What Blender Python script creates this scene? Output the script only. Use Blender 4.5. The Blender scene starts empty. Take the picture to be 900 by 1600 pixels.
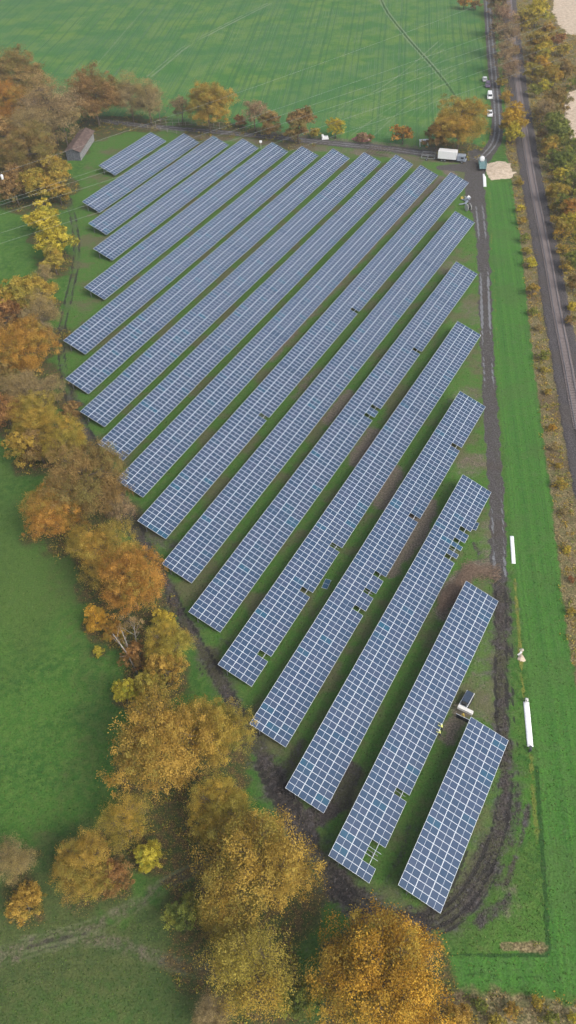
import bpy, bmesh, math, random
import numpy as np
from mathutils import Vector, Matrix
random.seed(7); rng = np.random.default_rng(7)
rad = math.radians
scene = bpy.context.scene
C = bpy.data.collections.new('place'); scene.collection.children.link(C)

# ------------------------------------------------------------------ camera
F, TH, RO, H = 1350.889, 0.77839084, -0.05845148, 125.1546
FWD = np.array([0, math.cos(TH), -math.sin(TH)]); UP0 = np.array([0, math.sin(TH), math.cos(TH)]); RT0 = np.array([1., 0, 0])
c_, s_ = math.cos(RO), math.sin(RO)
RT = c_*RT0 + s_*UP0; UP = -s_*RT0 + c_*UP0
CAM = np.array([0, 0, H])
def G(px, py, z=0.0):
    """point of the place at height z that stands under a direction of view"""
    d = FWD + RT*((px-450)/F) - UP*((py-800)/F)
    t = (z-H)/d[2]
    return CAM + d*t
def depth(p): return float((np.asarray(p)-CAM) @ FWD)
cam = bpy.data.objects.new('camera', bpy.data.cameras.new('camera')); C.objects.link(cam)
m = Matrix(((RT[0], UP[0], -FWD[0], 0), (RT[1], UP[1], -FWD[1], 0), (RT[2], UP[2], -FWD[2], H), (0, 0, 0, 1)))
cam.matrix_world = m
cam.data.sensor_fit = 'VERTICAL'; cam.data.sensor_height = 24; cam.data.lens = 24*F/1600
cam.data.clip_start = 0.5; cam.data.clip_end = 8000
scene.camera = cam

# ------------------------------------------------------------------ helpers
def link(o, parent=None):
    C.objects.link(o)
    if parent: o.parent = parent
    return o
def tag(o, label=None, cat=None, group=None, kind=None):
    if label: o['label'] = label
    if cat: o['category'] = cat
    if group: o['group'] = group
    if kind: o['kind'] = kind
    return o
def empty(name, loc=(0, 0, 0), rz=0.0, label=None, cat=None, group=None):
    o = bpy.data.objects.new(name, None); o.location = loc; o.rotation_euler = (0, 0, rz); o.empty_display_size = .3
    link(o); return tag(o, label, cat, group)
def mesh_np(name, V, Fq, mats=(), fm=None, smooth=False, attrs=None):
    """V (n,3), Fq (m,4) quads as numpy"""
    me = bpy.data.meshes.new(name)
    V = np.asarray(V, np.float32); Fq = np.asarray(Fq, np.int32); k = Fq.shape[1]
    me.vertices.add(len(V)); me.vertices.foreach_set('co', V.ravel())
    me.loops.add(Fq.size); me.loops.foreach_set('vertex_index', Fq.ravel())
    me.polygons.add(len(Fq)); me.polygons.foreach_set('loop_start', np.arange(0, Fq.size, k, dtype=np.int32))
    if fm is not None: me.polygons.foreach_set('material_index', np.asarray(fm, np.int32))
    me.polygons.foreach_set('use_smooth', np.full(len(Fq), smooth))
    for mt in mats: me.materials.append(mt)
    for nm, (dom, typ, arr) in (attrs or {}).items():
        a = me.attributes.new(nm, typ, dom)
        a.data.foreach_set('color' if typ == 'FLOAT_COLOR' else 'value', np.asarray(arr, np.float32).ravel())
    me.update(calc_edges=True)
    return me
class MB:
    def __init__(s): s.v = []; s.f = []; s.m = []
    def face(s, pts, mi=0):
        n = len(s.v); s.v += [tuple(p) for p in pts]; s.f.append(tuple(range(n, n+len(pts)))); s.m.append(mi)
    def poly(s, V, Fs, mi=0):
        n = len(s.v); s.v += [tuple(p) for p in V]
        for f in Fs: s.f.append(tuple(n+i for i in f)); s.m.append(mi)
    def box(s, c, d, mi=0, rz=0.0, taper=(1, 1), ry=0.0):
        x, y, z = d[0]/2, d[1]/2, d[2]/2; V = []
        for k in (-1, 1):
            tx, ty = (taper if k > 0 else (1, 1))
            for a, b in ((-1, -1), (1, -1), (1, 1), (-1, 1)):
                p = Vector((a*x*tx, b*y*ty, k*z))
                if ry: p = Matrix.Rotation(ry, 3, 'Y') @ p
                if rz: p = Matrix.Rotation(rz, 3, 'Z') @ p
                V.append((c[0]+p.x, c[1]+p.y, c[2]+p.z))
        s.poly(V, [(3, 2, 1, 0), (4, 5, 6, 7), (0, 1, 5, 4), (1, 2, 6, 5), (2, 3, 7, 6), (3, 0, 4, 7)], mi)
    def tube(s, pts, rs, n=6, mi=0, cap=True):
        pts = [Vector(p) for p in pts]; rings = []
        for i, p in enumerate(pts):
            t = (pts[min(i+1, len(pts)-1)]-pts[max(i-1, 0)])
            t = t.normalized() if t.length > 1e-9 else Vector((0, 0, 1))
            a = t.orthogonal().normalized() if i == 0 else (a - t*a.dot(t)).normalized()
            b = t.cross(a); r = rs[i] if hasattr(rs, '__len__') else rs
            rings.append([p+(a*math.cos(2*math.pi*k/n)+b*math.sin(2*math.pi*k/n))*r for k in range(n)])
        V = [q for r in rings for q in r]; Fs = []
        for i in range(len(pts)-1):
            for k in range(n):
                Fs.append((i*n+k, i*n+(k+1) % n, (i+1)*n+(k+1) % n, (i+1)*n+k))
        if cap: Fs.append(tuple(range(n-1, -1, -1))); Fs.append(tuple((len(pts)-1)*n+k for k in range(n)))
        s.poly(V, Fs, mi)
    def mesh(s, name, mats, smooth=False):
        me = bpy.data.meshes.new(name); me.from_pydata(s.v, [], s.f)
        for mt in mats: me.materials.append(mt)
        me.polygons.foreach_set('material_index', s.m); me.polygons.foreach_set('use_smooth', [smooth]*len(s.f))
        me.update(); return me
    def build(s, name, mats, parent=None, smooth=False, bevel=0):
        if not isinstance(mats, (list, tuple)): mats = [mats]
        o = link(bpy.data.objects.new(name, s.mesh(name, mats, smooth)), parent)
        if bevel:
            b = o.modifiers.new('b', 'BEVEL'); b.width = bevel; b.segments = 2; b.limit_method = 'ANGLE'
        return o

def vn(x, y, sc, seed):
    """smooth value noise 0..1"""
    r = np.random.default_rng(seed).random((512, 512)); u = x/sc+1000.3; v = y/sc+1000.7
    i = np.floor(u).astype(int); j = np.floor(v).astype(int); a = u-i; b = v-j
    a = a*a*(3-2*a); b = b*b*(3-2*b); i %= 511; j %= 511
    return (r[i, j]*(1-a)+r[i+1, j]*a)*(1-b)+(r[i, j+1]*(1-a)+r[i+1, j+1]*a)*b
def fbm(x, y, sc, seed): return (vn(x, y, sc, seed)*.5+vn(x, y, sc/2.1, seed+1)*.3+vn(x, y, sc/4.3, seed+2)*.2)

# ------------------------------------------------------------------ materials
class NT:
    def __init__(s, name):
        s.m = bpy.data.materials.new(name); s.m.use_nodes = True; s.t = s.m.node_tree; s.n = s.t.nodes; s.n.clear()
        s.out = s.n.new('ShaderNodeOutputMaterial'); s.b = s.n.new('ShaderNodeBsdfPrincipled'); s.t.links.new(s.b.outputs[0], s.out.inputs[0])
    def new(s, t, **k):
        n = s.n.new(t)
        for a, b in k.items(): setattr(n, a, b)
        return n
    def l(s, a, b): s.t.links.new(a, b)
    def val(s, node_in, v):
        if hasattr(v, 'links') or hasattr(v, 'is_output'): s.l(v, node_in)
        else: node_in.default_value = v
    def noise(s, vec, scale, detail=3, rough=.55, dist=0.0):
        n = s.new('ShaderNodeTexNoise'); n.inputs['Scale'].default_value = scale; n.inputs['Detail'].default_value = detail
        n.inputs['Roughness'].default_value = rough; n.inputs['Distortion'].default_value = dist
        if vec is not None: s.l(vec, n.inputs['Vector'])
        return n.outputs['Fac']
    def math(s, op, a, b=0.0, c=0.0, clamp=False):
        n = s.new('ShaderNodeMath', operation=op, use_clamp=clamp); s.val(n.inputs[0], a); s.val(n.inputs[1], b)
        if op in ('MULTIPLY_ADD',): s.val(n.inputs[2], c)
        return n.outputs[0]
    def ramp(s, v, lo, hi, a=0.0, b=1.0):
        n = s.new('ShaderNodeMapRange', interpolation_type='SMOOTHSTEP'); s.val(n.inputs[0], v)
        n.inputs[1].default_value = lo; n.inputs[2].default_value = hi; n.inputs[3].default_value = a; n.inputs[4].default_value = b
        return n.outputs[0]
    def mix(s, f, a, b, mode='MIX'):
        n = s.new('ShaderNodeMix', data_type='RGBA', blend_type=mode); s.val(n.inputs[0], f)
        for i, v in ((6, a), (7, b)):
            if isinstance(v, tuple): n.inputs[i].default_value = v if len(v) == 4 else v+(1,)
            else: s.l(v, n.inputs[i])
        return n.outputs[2]
    def attr(s, name):
        n = s.new('ShaderNodeAttribute', attribute_name=name); return n
    def bump(s, h, strength=.5, dist=.1):
        n = s.new('ShaderNodeBump'); n.inputs['Strength'].default_value = strength; n.inputs['Distance'].default_value = dist
        s.l(h, n.inputs['Height']); s.l(n.outputs[0], s.b.inputs['Normal'])
    def pos(s): return s.new('ShaderNodeNewGeometry').outputs['Position']
def simple(name, col, rough=.7, metal=0.0, nz=.12, sc=3.0, spec=.5):
    t = NT(name); tc = t.new('ShaderNodeTexCoord').outputs['Object']
    f = t.noise(tc, sc, 4)
    f2 = t.noise(tc, sc*6, 2)
    f = t.math('ADD', t.math('MULTIPLY', f, .7), t.math('MULTIPLY', f2, .3))
    dark = tuple(c*(1-nz*2) for c in col); lite = tuple(min(1, c*(1+nz)) for c in col)
    t.l(t.mix(t.ramp(f, .3, .7), dark, lite), t.b.inputs['Base Color'])
    t.b.inputs['Roughness'].default_value = rough; t.b.inputs['Metallic'].default_value = metal; t.b.inputs['Specular IOR Level'].default_value = spec
    return t.m

def foliage_mat(name, a, b, c2, spec=.2):
    """a: main leaf colour, b: second leaf colour, c2: colour of whole clumps that turned differently"""
    t = NT(name); v = t.attr('leaf').outputs['Fac']; g = t.attr('clump').outputs['Fac']
    oi = t.new('ShaderNodeObjectInfo').outputs['Random']
    k = t.mix(t.ramp(v, .1, .9), a, b)
    k = t.mix(t.math('MULTIPLY', t.ramp(g, .42, .85), .85), k, c2)
    hs = t.new('ShaderNodeHueSaturation'); t.l(k, hs.inputs['Color'])
    t.l(t.math('MULTIPLY_ADD', v, .72, .60), hs.inputs['Value']); t.l(t.math('MULTIPLY_ADD', oi, .02, .49), hs.inputs['Hue'])
    col = hs.outputs[0]
    t.n.remove(t.b)
    d = t.new('ShaderNodeBsdfDiffuse'); tr = t.new('ShaderNodeBsdfTranslucent'); mx = t.new('ShaderNodeMixShader'); mx.inputs[0].default_value = .22
    t.l(col, d.inputs[0]); t.l(col, tr.inputs[0]); t.l(d.outputs[0], mx.inputs[1]); t.l(tr.outputs[0], mx.inputs[2]); t.l(mx.outputs[0], t.out.inputs[0])
    return t.m
LEAF = {
 'orange': foliage_mat('leaves_orange', (.42, .205, .045), (.50, .27, .06), (.27, .22, .05)),
 'gold':   foliage_mat('leaves_gold', (.40, .26, .05), (.48, .33, .07), (.26, .24, .055)),
 'amber':  foliage_mat('leaves_amber', (.48, .275, .035), (.56, .35, .05), (.32, .26, .05)),
 'yellow': foliage_mat('leaves_yellow', (.50, .40, .04), (.60, .48, .07), (.28, .30, .05)),
 'brown':  foliage_mat('leaves_brown', (.27, .175, .06), (.32, .215, .08), (.22, .20, .06)),
 'rust':   foliage_mat('leaves_rust', (.32, .15, .055), (.38, .20, .08), (.24, .16, .06)),
 'olive':  foliage_mat('leaves_olive', (.32, .27, .05), (.42, .33, .07), (.46, .29, .05)),
 'grey':   foliage_mat('leaves_grey', (.30, .23, .12), (.38, .29, .14), (.34, .25, .09)),
 'green':  foliage_mat('leaves_green', (.13, .17, .045), (.22, .25, .055), (.34, .33, .06)),
 'rustgrey': foliage_mat('leaves_rustgrey', (.30, .19, .11), (.36, .25, .14), (.28, .22, .11)),
}
bark = simple('bark', (.16, .13, .10), .9, nz=.3, sc=2)
birch = simple('birch_bark', (.34, .31, .27), .8, nz=.25, sc=1.5)

# ------------------------------------------------------------------ world + light
SUN_EL, SUN_AZ = rad(42), None
R_AX = np.array([math.cos(.5296303), -math.sin(.5296303), 0]); L_AX = np.array([math.sin(.5296303), math.cos(.5296303), 0])
sd = np.array([R_AX[0]*.95-L_AX[0]*.3, R_AX[1]*.95-L_AX[1]*.3]); sd /= np.linalg.norm(sd)      # towards the veiled sun
w = bpy.data.worlds.new('World'); scene.world = w; w.use_nodes = True; wt = w.node_tree; wt.nodes.clear()
sky = wt.nodes.new('ShaderNodeTexSky'); sky.sky_type = 'NISHITA'; sky.sun_disc = False; sky.sun_elevation = SUN_EL
sky.sun_rotation = math.atan2(sd[0], sd[1]); sky.air_density = 1.0; sky.dust_density = 5.0; sky.ozone_density = 1.5
hsv = wt.nodes.new('ShaderNodeHueSaturation'); hsv.inputs['Saturation'].default_value = .55
wtc = wt.nodes.new('ShaderNodeTexCoord'); wn = wt.nodes.new('ShaderNodeTexNoise'); wn.inputs['Scale'].default_value = 3.0; wn.inputs['Detail'].default_value = 5
wmr = wt.nodes.new('ShaderNodeMapRange'); wmr.inputs[1].default_value = .3; wmr.inputs[2].default_value = .7; wmr.inputs[3].default_value = .72; wmr.inputs[4].default_value = 1.28
wmx = wt.nodes.new('ShaderNodeVectorMath'); wmx.operation = 'SCALE'
bg = wt.nodes.new('ShaderNodeBackground'); bg.inputs[1].default_value = .15; wo = wt.nodes.new('ShaderNodeOutputWorld')
wt.links.new(wtc.outputs['Generated'], wn.inputs['Vector']); wt.links.new(wn.outputs[0], wmr.inputs[0])
wt.links.new(sky.outputs[0], hsv.inputs['Color']); wt.links.new(hsv.outputs[0], wmx.inputs[0]); wt.links.new(wmr.outputs[0], wmx.inputs['Scale'])
wt.links.new(wmx.outputs[0], bg.inputs[0]); wt.links.new(bg.outputs[0], wo.inputs[0])
sl = bpy.data.lights.new('sun', 'SUN'); sl.energy = 1.5; sl.angle = rad(28); sl.color = (1, .96, .9)
so = bpy.data.objects.new('sun', sl); C.objects.link(so)
so.rotation_euler = Vector((-sd[0]*math.cos(SUN_EL), -sd[1]*math.cos(SUN_EL), -math.sin(SUN_EL))).to_track_quat('-Z', 'Y').to_euler()
scene.view_settings.view_transform = 'Standard'; scene.view_settings.look = 'None'; scene.view_settings.gamma = 1
scene.view_settings.exposure = EXPO = 0.36
scene.cycles.max_bounces = 5; scene.cycles.diffuse_bounces = 3; scene.cycles.transparent_max_bounces = 4; scene.cycles.volume_bounces = 0
scene.cycles.use_denoising = True

# ------------------------------------------------------------------ trees: data
# (px, py, radius px, leaf colour, form, label)   forms: big, sparse, mid, midsparse, shrub
TREES = [
 (28,122,40,'brown','big','large brown-orange tree in the far top left corner of the wood'),
 (78,172,42,'grey','sparse','grey twiggy thinning tree behind the wooden barn'),
 (12,165,30,'orange','big','orange-brown tree on the left photo edge below the top left corner tree'),
 (10,215,30,'brown','mid','brown tree on the left photo edge beside the grey twiggy tree'),
 (45,240,38,'brown','big','broad brown tree left of the barn'),
 (88,268,22,'olive','mid','olive-gold tree just below the dark barn end'),
 (8,255,22,'brown','mid','brown tree on the left photo edge above the power line insulator'),
 (100,196,24,'grey','midsparse','thin grey tree touching the barn roof'),
 (60,290,24,'olive','mid','green-tinged tree in the wood above the pair of yellow trees'),
 (92,300,16,'olive','mid','small olive tree just above the first yellow tree by the grass loop'),
 (147,150,37,'brown','big','rounded dark brown tree standing alone behind the barn at field edge'),
 (203,155,26,'grey','sparse','pale tan fan-shaped tree, left of the pair at field edge'),
 (232,160,25,'grey','sparse','pale tan fan-shaped tree, right of the pair at field edge'),
 (283,170,15,'rustgrey','midsparse','slim bare reddish-grey tree left of the big golden hedge tree'),
 (325,165,32,'gold','big','big golden tree in the hedge above the third solar row'),
 (374,188,10,'rust','shrub','small dark red bush right of the golden hedge tree'),
 (398,178,18,'rustgrey','midsparse','greyish-red thin tree in the hedge above the fourth solar row'),
 (420,192,17,'brown','mid','low brown tree in the hedge above the fifth solar row'),
 (466,195,22,'brown','mid','wide brown hedge tree above the sixth solar row'),
 (493,206,9,'olive','shrub','small olive bush beside the wide brown hedge tree'),
 (524,200,12,'yellow','mid','small yellow-green upright tree alone at the field edge'),
 (566,213,9,'rustgrey','shrub','reddish leafless bush behind the scrap heap'),
 (578,216,7,'brown','shrub','tiny brown bush right of the scrap heap'),
 (629,210,15,'orange','shrub','small round bright orange bush at the field edge'),
 (718,193,34,'olive','big','broad olive-orange tree standing right behind the white truck'),
 (682,212,18,'brown','mid','low brown tree touching the left side of the broad tree behind the truck'),
 (803,186,19,'amber','mid','amber tree between the curve of the lane and the railway'),
 (801,208,12,'yellow','mid','yellow-green tree under the amber tree by the railway'),
 (790,150,9,'gold','shrub','small golden bush between lane and railway opposite the white vans'),
 (797,112,15,'rustgrey','midsparse','reddish bare tree between lane and railway opposite the cars'),
 (790,88,17,'rustgrey','midsparse','reddish bare tree north of the cars, middle of its row'),
 (788,60,19,'rustgrey','midsparse','tall reddish bare tree beside the railway where wires cross'),
 (785,30,18,'rustgrey','midsparse','reddish bare tree near the top edge between lane and railway'),
 (778,6,14,'brown','mid','brown tree at the top photo edge between lane and railway'),
 (726,3,10,'orange','shrub','orange bush in the top corner of the crop field'),
 (744,6,8,'brown','shrub','brown bush beside the lane at top photo edge'),
 (838,20,17,'yellow','mid','yellow-topped tree nearest the top of the railway, east side'),
 (818,30,13,'olive','mid','olive tree on the east bank near the top photo edge'),
 (856,52,12,'gold','mid','golden tree beside the pale bare field corner'),
 (840,66,15,'olive','mid','dark olive tree below the yellow-topped tree east of railway'),
 (848,82,14,'yellow','mid','yellow-green tree on the east bank opposite the cars'),
 (872,62,10,'rust','shrub','rusty bush under the pale bare field'),
 (880,78,10,'olive','shrub','olive bush between pale field and green clearing'),
 (848,102,11,'amber','mid','amber bush on the east bank above the lone yellow crown'),
 (833,112,12,'olive','mid','olive bush close to the railway opposite the vans'),
 (852,133,10,'yellow','shrub','bright yellow small crown on the dark east bank'),
 (868,160,17,'brown','mid','orange-brown tree right of the railway, upper of two'),
 (850,172,14,'grey','midsparse','grey-brown tree on the east bank beside the orange-brown one'),
 (873,205,20,'green','mid','green and yellow tree beside the pale sandy patch'),
 (893,232,14,'green','mid','dark green round tree at the right photo edge'),
 (884,252,13,'green','mid','dark green bushy tree above the yellow bush by right edge'),
 (877,272,12,'yellow','shrub','bright yellow bush leaning over the dark east bank'),
 (897,285,16,'green','mid','dark green tree cut by the right edge under the yellow bush'),
 (893,325,14,'orange','mid','orange-brown tree at right edge beside the tracks'),
 (894,352,15,'yellow','mid','yellow-green tree at right edge, below the orange-brown one'),
 (862,300,9,'olive','shrub','olive bush at the foot of the east bank'),
 (868,345,9,'gold','shrub','golden low bush beside the ballast on the east side'),
 (880,390,9,'gold','shrub','golden low bush east of the tracks, nearest the dark trees'),
 (897,405,14,'green','mid','very dark green tree at right edge'),
 (898,440,12,'brown','mid','brown tree cut by the right edge below the dark green one'),
 (896,478,9,'yellow','shrub','small yellow bush at the right edge near visible sleepers'),
 (865,322,7,'olive','shrub','little olive bush between two golden bushes on east bank'),
 (866,118,14,'olive','mid','olive tree in the scrub left of the green clearing'),
 (884,108,12,'brown','mid','brown tree at the top side of the green clearing'),
 (896,130,10,'green','shrub','green bush at right edge by the green clearing'),
 (862,188,12,'green','mid','dark green tree wedged under the grey-brown tree of the east bank'),
 (858,228,13,'olive','mid','dark olive tree in the shade of the east bank, upper of three'),
 (868,250,13,'green','mid','dark green tree in the shade of the east bank, middle of three'),
 (872,300,14,'olive','mid','dark olive tree in the shade of the east bank, lowest of three'),
 (882,318,12,'green','mid','green tree between the dark east bank and the orange-brown edge tree'),
 (880,362,12,'olive','mid','olive tree behind the two edge trees opposite the eleventh row end'),
 (886,420,10,'olive','shrub','olive bush in front of the very dark green edge tree'),
 (892,500,9,'brown','shrub','brown bush at the right edge just above the first clear sleepers'),
 (830,92,10,'brown','shrub','brown bush tight against the railway opposite the cars'),
 (836,142,10,'green','shrub','dark green bush tight against the railway opposite the white pickup'),
 (841,180,9,'olive','shrub','olive bush tight against the railway opposite the amber tree'),
 (848,212,9,'brown','shrub','brown bush tight against the railway opposite the lane bend'),
 (803,80,9,'brown','shrub','brown bush hard on the west side of the track near the wires'),
 (775,45,8,'brown','shrub','low brown bush on the lane edge near the top'),
 (783,128,8,'olive','shrub','low olive bush on the lane edge opposite the dark plum car'),
 (55,200,32,'grey','sparse','grey-brown twiggy tree in the heart of the top left wood'),
 (22,290,24,'brown','mid','brown tree at the left edge over the lowest power cables'),
 (8,590,24,'brown','mid','brown tree on the left edge under the large orange tree'),
 (62,700,26,'brown','mid','brown tree over the upper corner of the left meadow'),
 (110,640,16,'brown','shrub','brown bush where the grass loop turns to mud'),
 (235,1075,26,'olive','mid','olive tree between the yellow bush tree and the giant golden tree'),
 (350,1440,45,'olive','sparse','olive feathery tree under the great yellow-brown crown'),
 # strip of scrub between the mown strip and the tracks
 (812,285,6,'olive','shrub','olive scrub bush right of the sandy patch'),
 (814,325,7,'yellow','shrub','yellow scrub bush between mown strip and tracks, uppermost'),
 (820,372,7,'green','shrub','green-yellow scrub bush between mown strip and tracks, above the bright yellow one'),
 (830,410,9,'yellow','shrub','bright yellow bush beside the ballast, upper of a close pair'),
 (833,452,10,'gold','shrub','golden yellow bush beside the ballast, lower of a close pair'),
 (833,487,7,'green','shrub','low light green bush under the golden pair'),
 (850,556,9,'green','shrub','round vivid green bush beside the ballast'),
 (850,577,6,'olive','shrub','small yellow-olive bush just under the vivid green bush'),
 (863,668,6,'amber','shrub','small amber bush where sleepers meet the right edge'),
 (877,757,10,'gold','shrub','golden-orange bush on the rough verge'),
 (886,858,7,'yellow','shrub','yellow bush alone low on the rough verge'),
 (893,955,7,'olive','shrub','small olive bush at the right edge of the mown strip'),
 (816,345,7,'gold','shrub','gold scrub bush between mown strip and tracks, second from the top'),
 (823,392,7,'olive','shrub','olive scrub bush just above the bright yellow verge bush'),
 (842,512,6,'grey','shrub','grey-brown dead scrub bush above the round vivid green one'),
 (856,612,6,'olive','shrub','olive scrub bush on the verge under the little yellow-olive one'),
 (866,700,6,'grey','shrub','grey-brown dead scrub bush under the small amber bush'),
 (874,728,6,'olive','shrub','olive scrub bush just above the golden-orange verge bush'),
 (882,800,7,'grey','shrub','grey-brown scrub bush under the golden-orange verge bush'),
 (893,905,6,'rust','shrub','reddish low scrub bush at the right edge of the verge'),
 (750,1572,14,'green','shrub','green low bush in the bottom rough grass beside the oak'),
 (840,1566,12,'olive','shrub','olive low bush in the middle of the bottom right rough grass'),
 (775,1594,15,'olive','shrub','olive low bush on the bottom photo edge right of the golden bush'),
 (862,1592,13,'green','shrub','green low bush on the bottom photo edge towards the corner'),
 # left belt from the top downwards
 (66,342,22,'yellow','mid','bright yellow tree, upper of the pair by the grass loop'),
 (82,377,25,'yellow','mid','golden yellow tree, lower of the pair by the grass loop'),
 (84,408,17,'olive','mid','olive tree under the golden yellow pair'),
 (70,432,14,'grey','midsparse','thin grey shrub tree under the yellow trees'),
 (62,455,22,'gold','mid','golden tree where the grass loop bends inward'),
 (28,462,30,'olive','mid','olive-brown tree on left edge beside the golden bend tree'),
 (64,497,28,'grey','sparse','grey-brown thinning tree on the bend of the grass loop'),
 (12,498,24,'rust','mid','rusty tree at the left edge over the large orange one'),
 (36,548,42,'orange','big','large orange tree on the left edge beside the sixth solar row'),
 (72,530,18,'brown','mid','brown tree squeezed right of the large orange tree'),
 (38,610,30,'grey','sparse','greyish thin tree under the large orange tree'),
 (84,608,18,'grey','midsparse','grey shrub tree nearest the end of the seventh solar row'),
 (10,640,26,'rust','mid','rusty brown tree on the left edge above the meadow corner'),
 (58,655,36,'olive','big','olive tree in the middle of the left belt'),
 (100,690,32,'olive','big','olive-gold tree reaching towards the eighth solar row'),
 (35,700,26,'gold','mid','dull golden tree at the upper corner of the left meadow'),
 (132,752,56,'brown','big','huge russet tree over the end of the tenth solar row'),
 (82,800,42,'orange','big','russet-orange tree leaning over the left meadow'),
 (186,796,20,'rustgrey','midsparse','reddish bare shrub tree right of the huge russet one'),
 (125,850,24,'olive','sparse','bare pale-branched olive tree below the huge russet one'),
 (168,872,46,'olive','big','broad dull olive tree above the deep orange oak'),
 (205,912,50,'orange','big','deep orange oak beside the muddy track at the twelfth solar row'),
 (152,968,20,'amber','mid','bright orange leaning tree at the meadow edge'),
 (178,990,17,'orange','mid','orange tree tip between the leaning tree and the white birch'),
 (256,968,16,'yellow','mid','yellow-green small tree under the deep orange oak'),
 (208,985,18,'grey','birch','bare white-stemmed birch with almost no leaves'),
 (154,1018,9,'yellow','shrub','small bright yellow bush at the meadow edge'),
 (212,1025,20,'rust','mid','rust-red bush around the foot of the birches'),
 (262,1012,34,'olive','big','olive-gold tree by the track, upper one beside the birches'),
 (258,1050,30,'gold','mid','golden tree under the olive-gold one by the track'),
 (196,1082,20,'yellow','mid','yellow bush tree at the meadow edge above the giant golden tree'),
 (250,1168,82,'gold','big','giant golden tree, the left and larger of two merged crowns'),
 (335,1145,56,'gold','big','golden tree right of the giant one, overhanging the mud track'),
 (196,1285,44,'olive','sparse','dull olive thinning tree below the giant golden tree'),
 (132,1350,50,'gold','big','broad golden tree above the bottom-left wheel tracks'),
 (178,1375,30,'rust','mid','red-brown leafy tree joined to the broad golden one'),
 (230,1338,25,'yellow','mid','vivid yellow tree on the right of the bottom-left clump'),
 (20,1345,38,'grey','sparse','dark grey-brown thin tree at the left edge'),
 (38,1412,30,'gold','mid','small golden tree near the left edge by the wheel tracks'),
 (340,1268,52,'olive','big','olive-gold tree above the great yellow-brown crown'),
 (405,1355,92,'gold','big','great yellow-brown crown beside the muddy bend'),
 (288,1425,32,'green','mid','green and yellow bush alone inside the wheel-track loop'),
 (395,1515,80,'olive','sparse','dull olive feathery tree at the bottom left of the great orange oak'),
 (470,1560,34,'green','mid','green bush squeezed left of the great orange oak'),
 (330,1585,36,'grey','sparse','feathery grey-olive tree at the bottom photo edge'),
 (600,1530,105,'amber','big','great orange oak at the bottom edge below the solar rows'),
 (712,1592,26,'gold','mid','golden bush at the bottom edge right of the great oak'),
 (800,1578,14,'gold','shrub','yellow-brown low bush in the rough grass at the bottom edge'),
 (895,1590,10,'yellow','shrub','yellow low bush in the bottom right corner'),
]
TP = []
for (px, py, rp, colr, form, lab) in TREES:
    z = 0
    for _ in range(4):
        p = G(px, py, z); r = (1.02 if py > 1100 else 1.18 if py > 500 else 1.27)*rp*depth(p)/F
        hh = {'big': 1.75*r+2.0, 'sparse': 1.85*r+2, 'mid': 1.9*r+.6, 'midsparse': 2.3*r+.6, 'shrub': 1.6*r, 'birch': 4.2*r}[form]
        hh = min(hh, 24)
        z = hh*.52
    TP.append((p[0], p[1], r, hh))

# ------------------------------------------------------------------ ground
xs = np.concatenate([np.arange(-330, -160, 3.4), np.arange(-160, 175, .5), np.arange(175, 330, 3.4), [330]])
ys = [6.0]
while ys[-1] < 620: ys.append(ys[-1]+(.36+.0011*max(0, ys[-1]-60)))
ys = np.array(ys); X, Y = np.meshgrid(xs, ys, indexing='ij'); nx, ny = X.shape
def px_of(x, y, z=0):
    dx, dy, dz = x, y, z-H; D = dy*FWD[1]+dz*FWD[2]
    return 450+F*(dx*RT[0]+dy*RT[1]+dz*RT[2])/D, 800-F*(dx*UP[0]+dy*UP[1]+dz*UP[2])/D
n1 = fbm(X, Y, 6, 11); n2 = fbm(X, Y, 22, 21); n3 = fbm(X, Y, 2.2, 31)
def line_mask(pts, hw=None, soft=.5, wob=.8, world=False, narrow=1):
    """pts: (px,py[,halfwidth m]); returns 0..1 mask"""
    M = np.zeros_like(X)
    P = [(*(q[:2] if world else G(q[0], q[1])[:2]), (q[2] if len(q) > 2 else hw)) for q in pts]
    for (x0, y0, a), (x1, y1, b) in zip(P[:-1], P[1:]):
        mg = max(a, b)*2+soft*2+2
        i0, i1 = np.searchsorted(xs, [min(x0, x1)-mg, max(x0, x1)+mg]); j0, j1 = np.searchsorted(ys, [min(y0, y1)-mg, max(y0, y1)+mg])
        if i1 <= i0 or j1 <= j0: continue
        sx = X[i0:i1, j0:j1]; sy = Y[i0:i1, j0:j1]; dx, dy = x1-x0, y1-y0; L2 = dx*dx+dy*dy+1e-9
        t = np.clip(((sx-x0)*dx+(sy-y0)*dy)/L2, 0, 1); d = np.hypot(sx-x0-t*dx, sy-y0-t*dy)
        h = (a+(b-a)*t)*(narrow if a > 1 else 1) + (n3[i0:i1, j0:j1]-.5)*wob
        M[i0:i1, j0:j1] = np.maximum(M[i0:i1, j0:j1], np.clip((h-d)/soft+.5, 0, 1))
    return M
def poly_mask(pts, soft=1.0, wob=1.5):
    P = np.array([G(a, b)[:2] for a, b in pts]); inside = np.zeros(X.shape, bool); dist = np.full(X.shape, 1e9); n = len(P)
    for k in range(n):
        x0, y0 = P[k]; x1, y1 = P[(k+1) % n]
        cond = ((y0 > Y) != (y1 > Y)); xi = (x1-x0)*(Y-y0)/((y1-y0) if abs(y1-y0) > 1e-9 else 1e-9)+x0
        inside ^= cond & (X < xi)
        dx, dy = x1-x0, y1-y0; t = np.clip(((X-x0)*dx+(Y-y0)*dy)/(dx*dx+dy*dy+1e-9), 0, 1); dist = np.minimum(dist, np.hypot(X-x0-t*dx, Y-y0-t*dy))
    sd_ = np.where(inside, dist, -dist)+(n3-.5)*wob
    return np.clip(sd_/soft+.5, 0, 1)
def blob(px, py, r, soft=3, wob=4):
    p = G(px, py); d = np.hypot(X-p[0], Y-p[1]); return np.clip((r-d+(n1-.5)*2*wob)/soft+.5, 0, 1)
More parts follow.
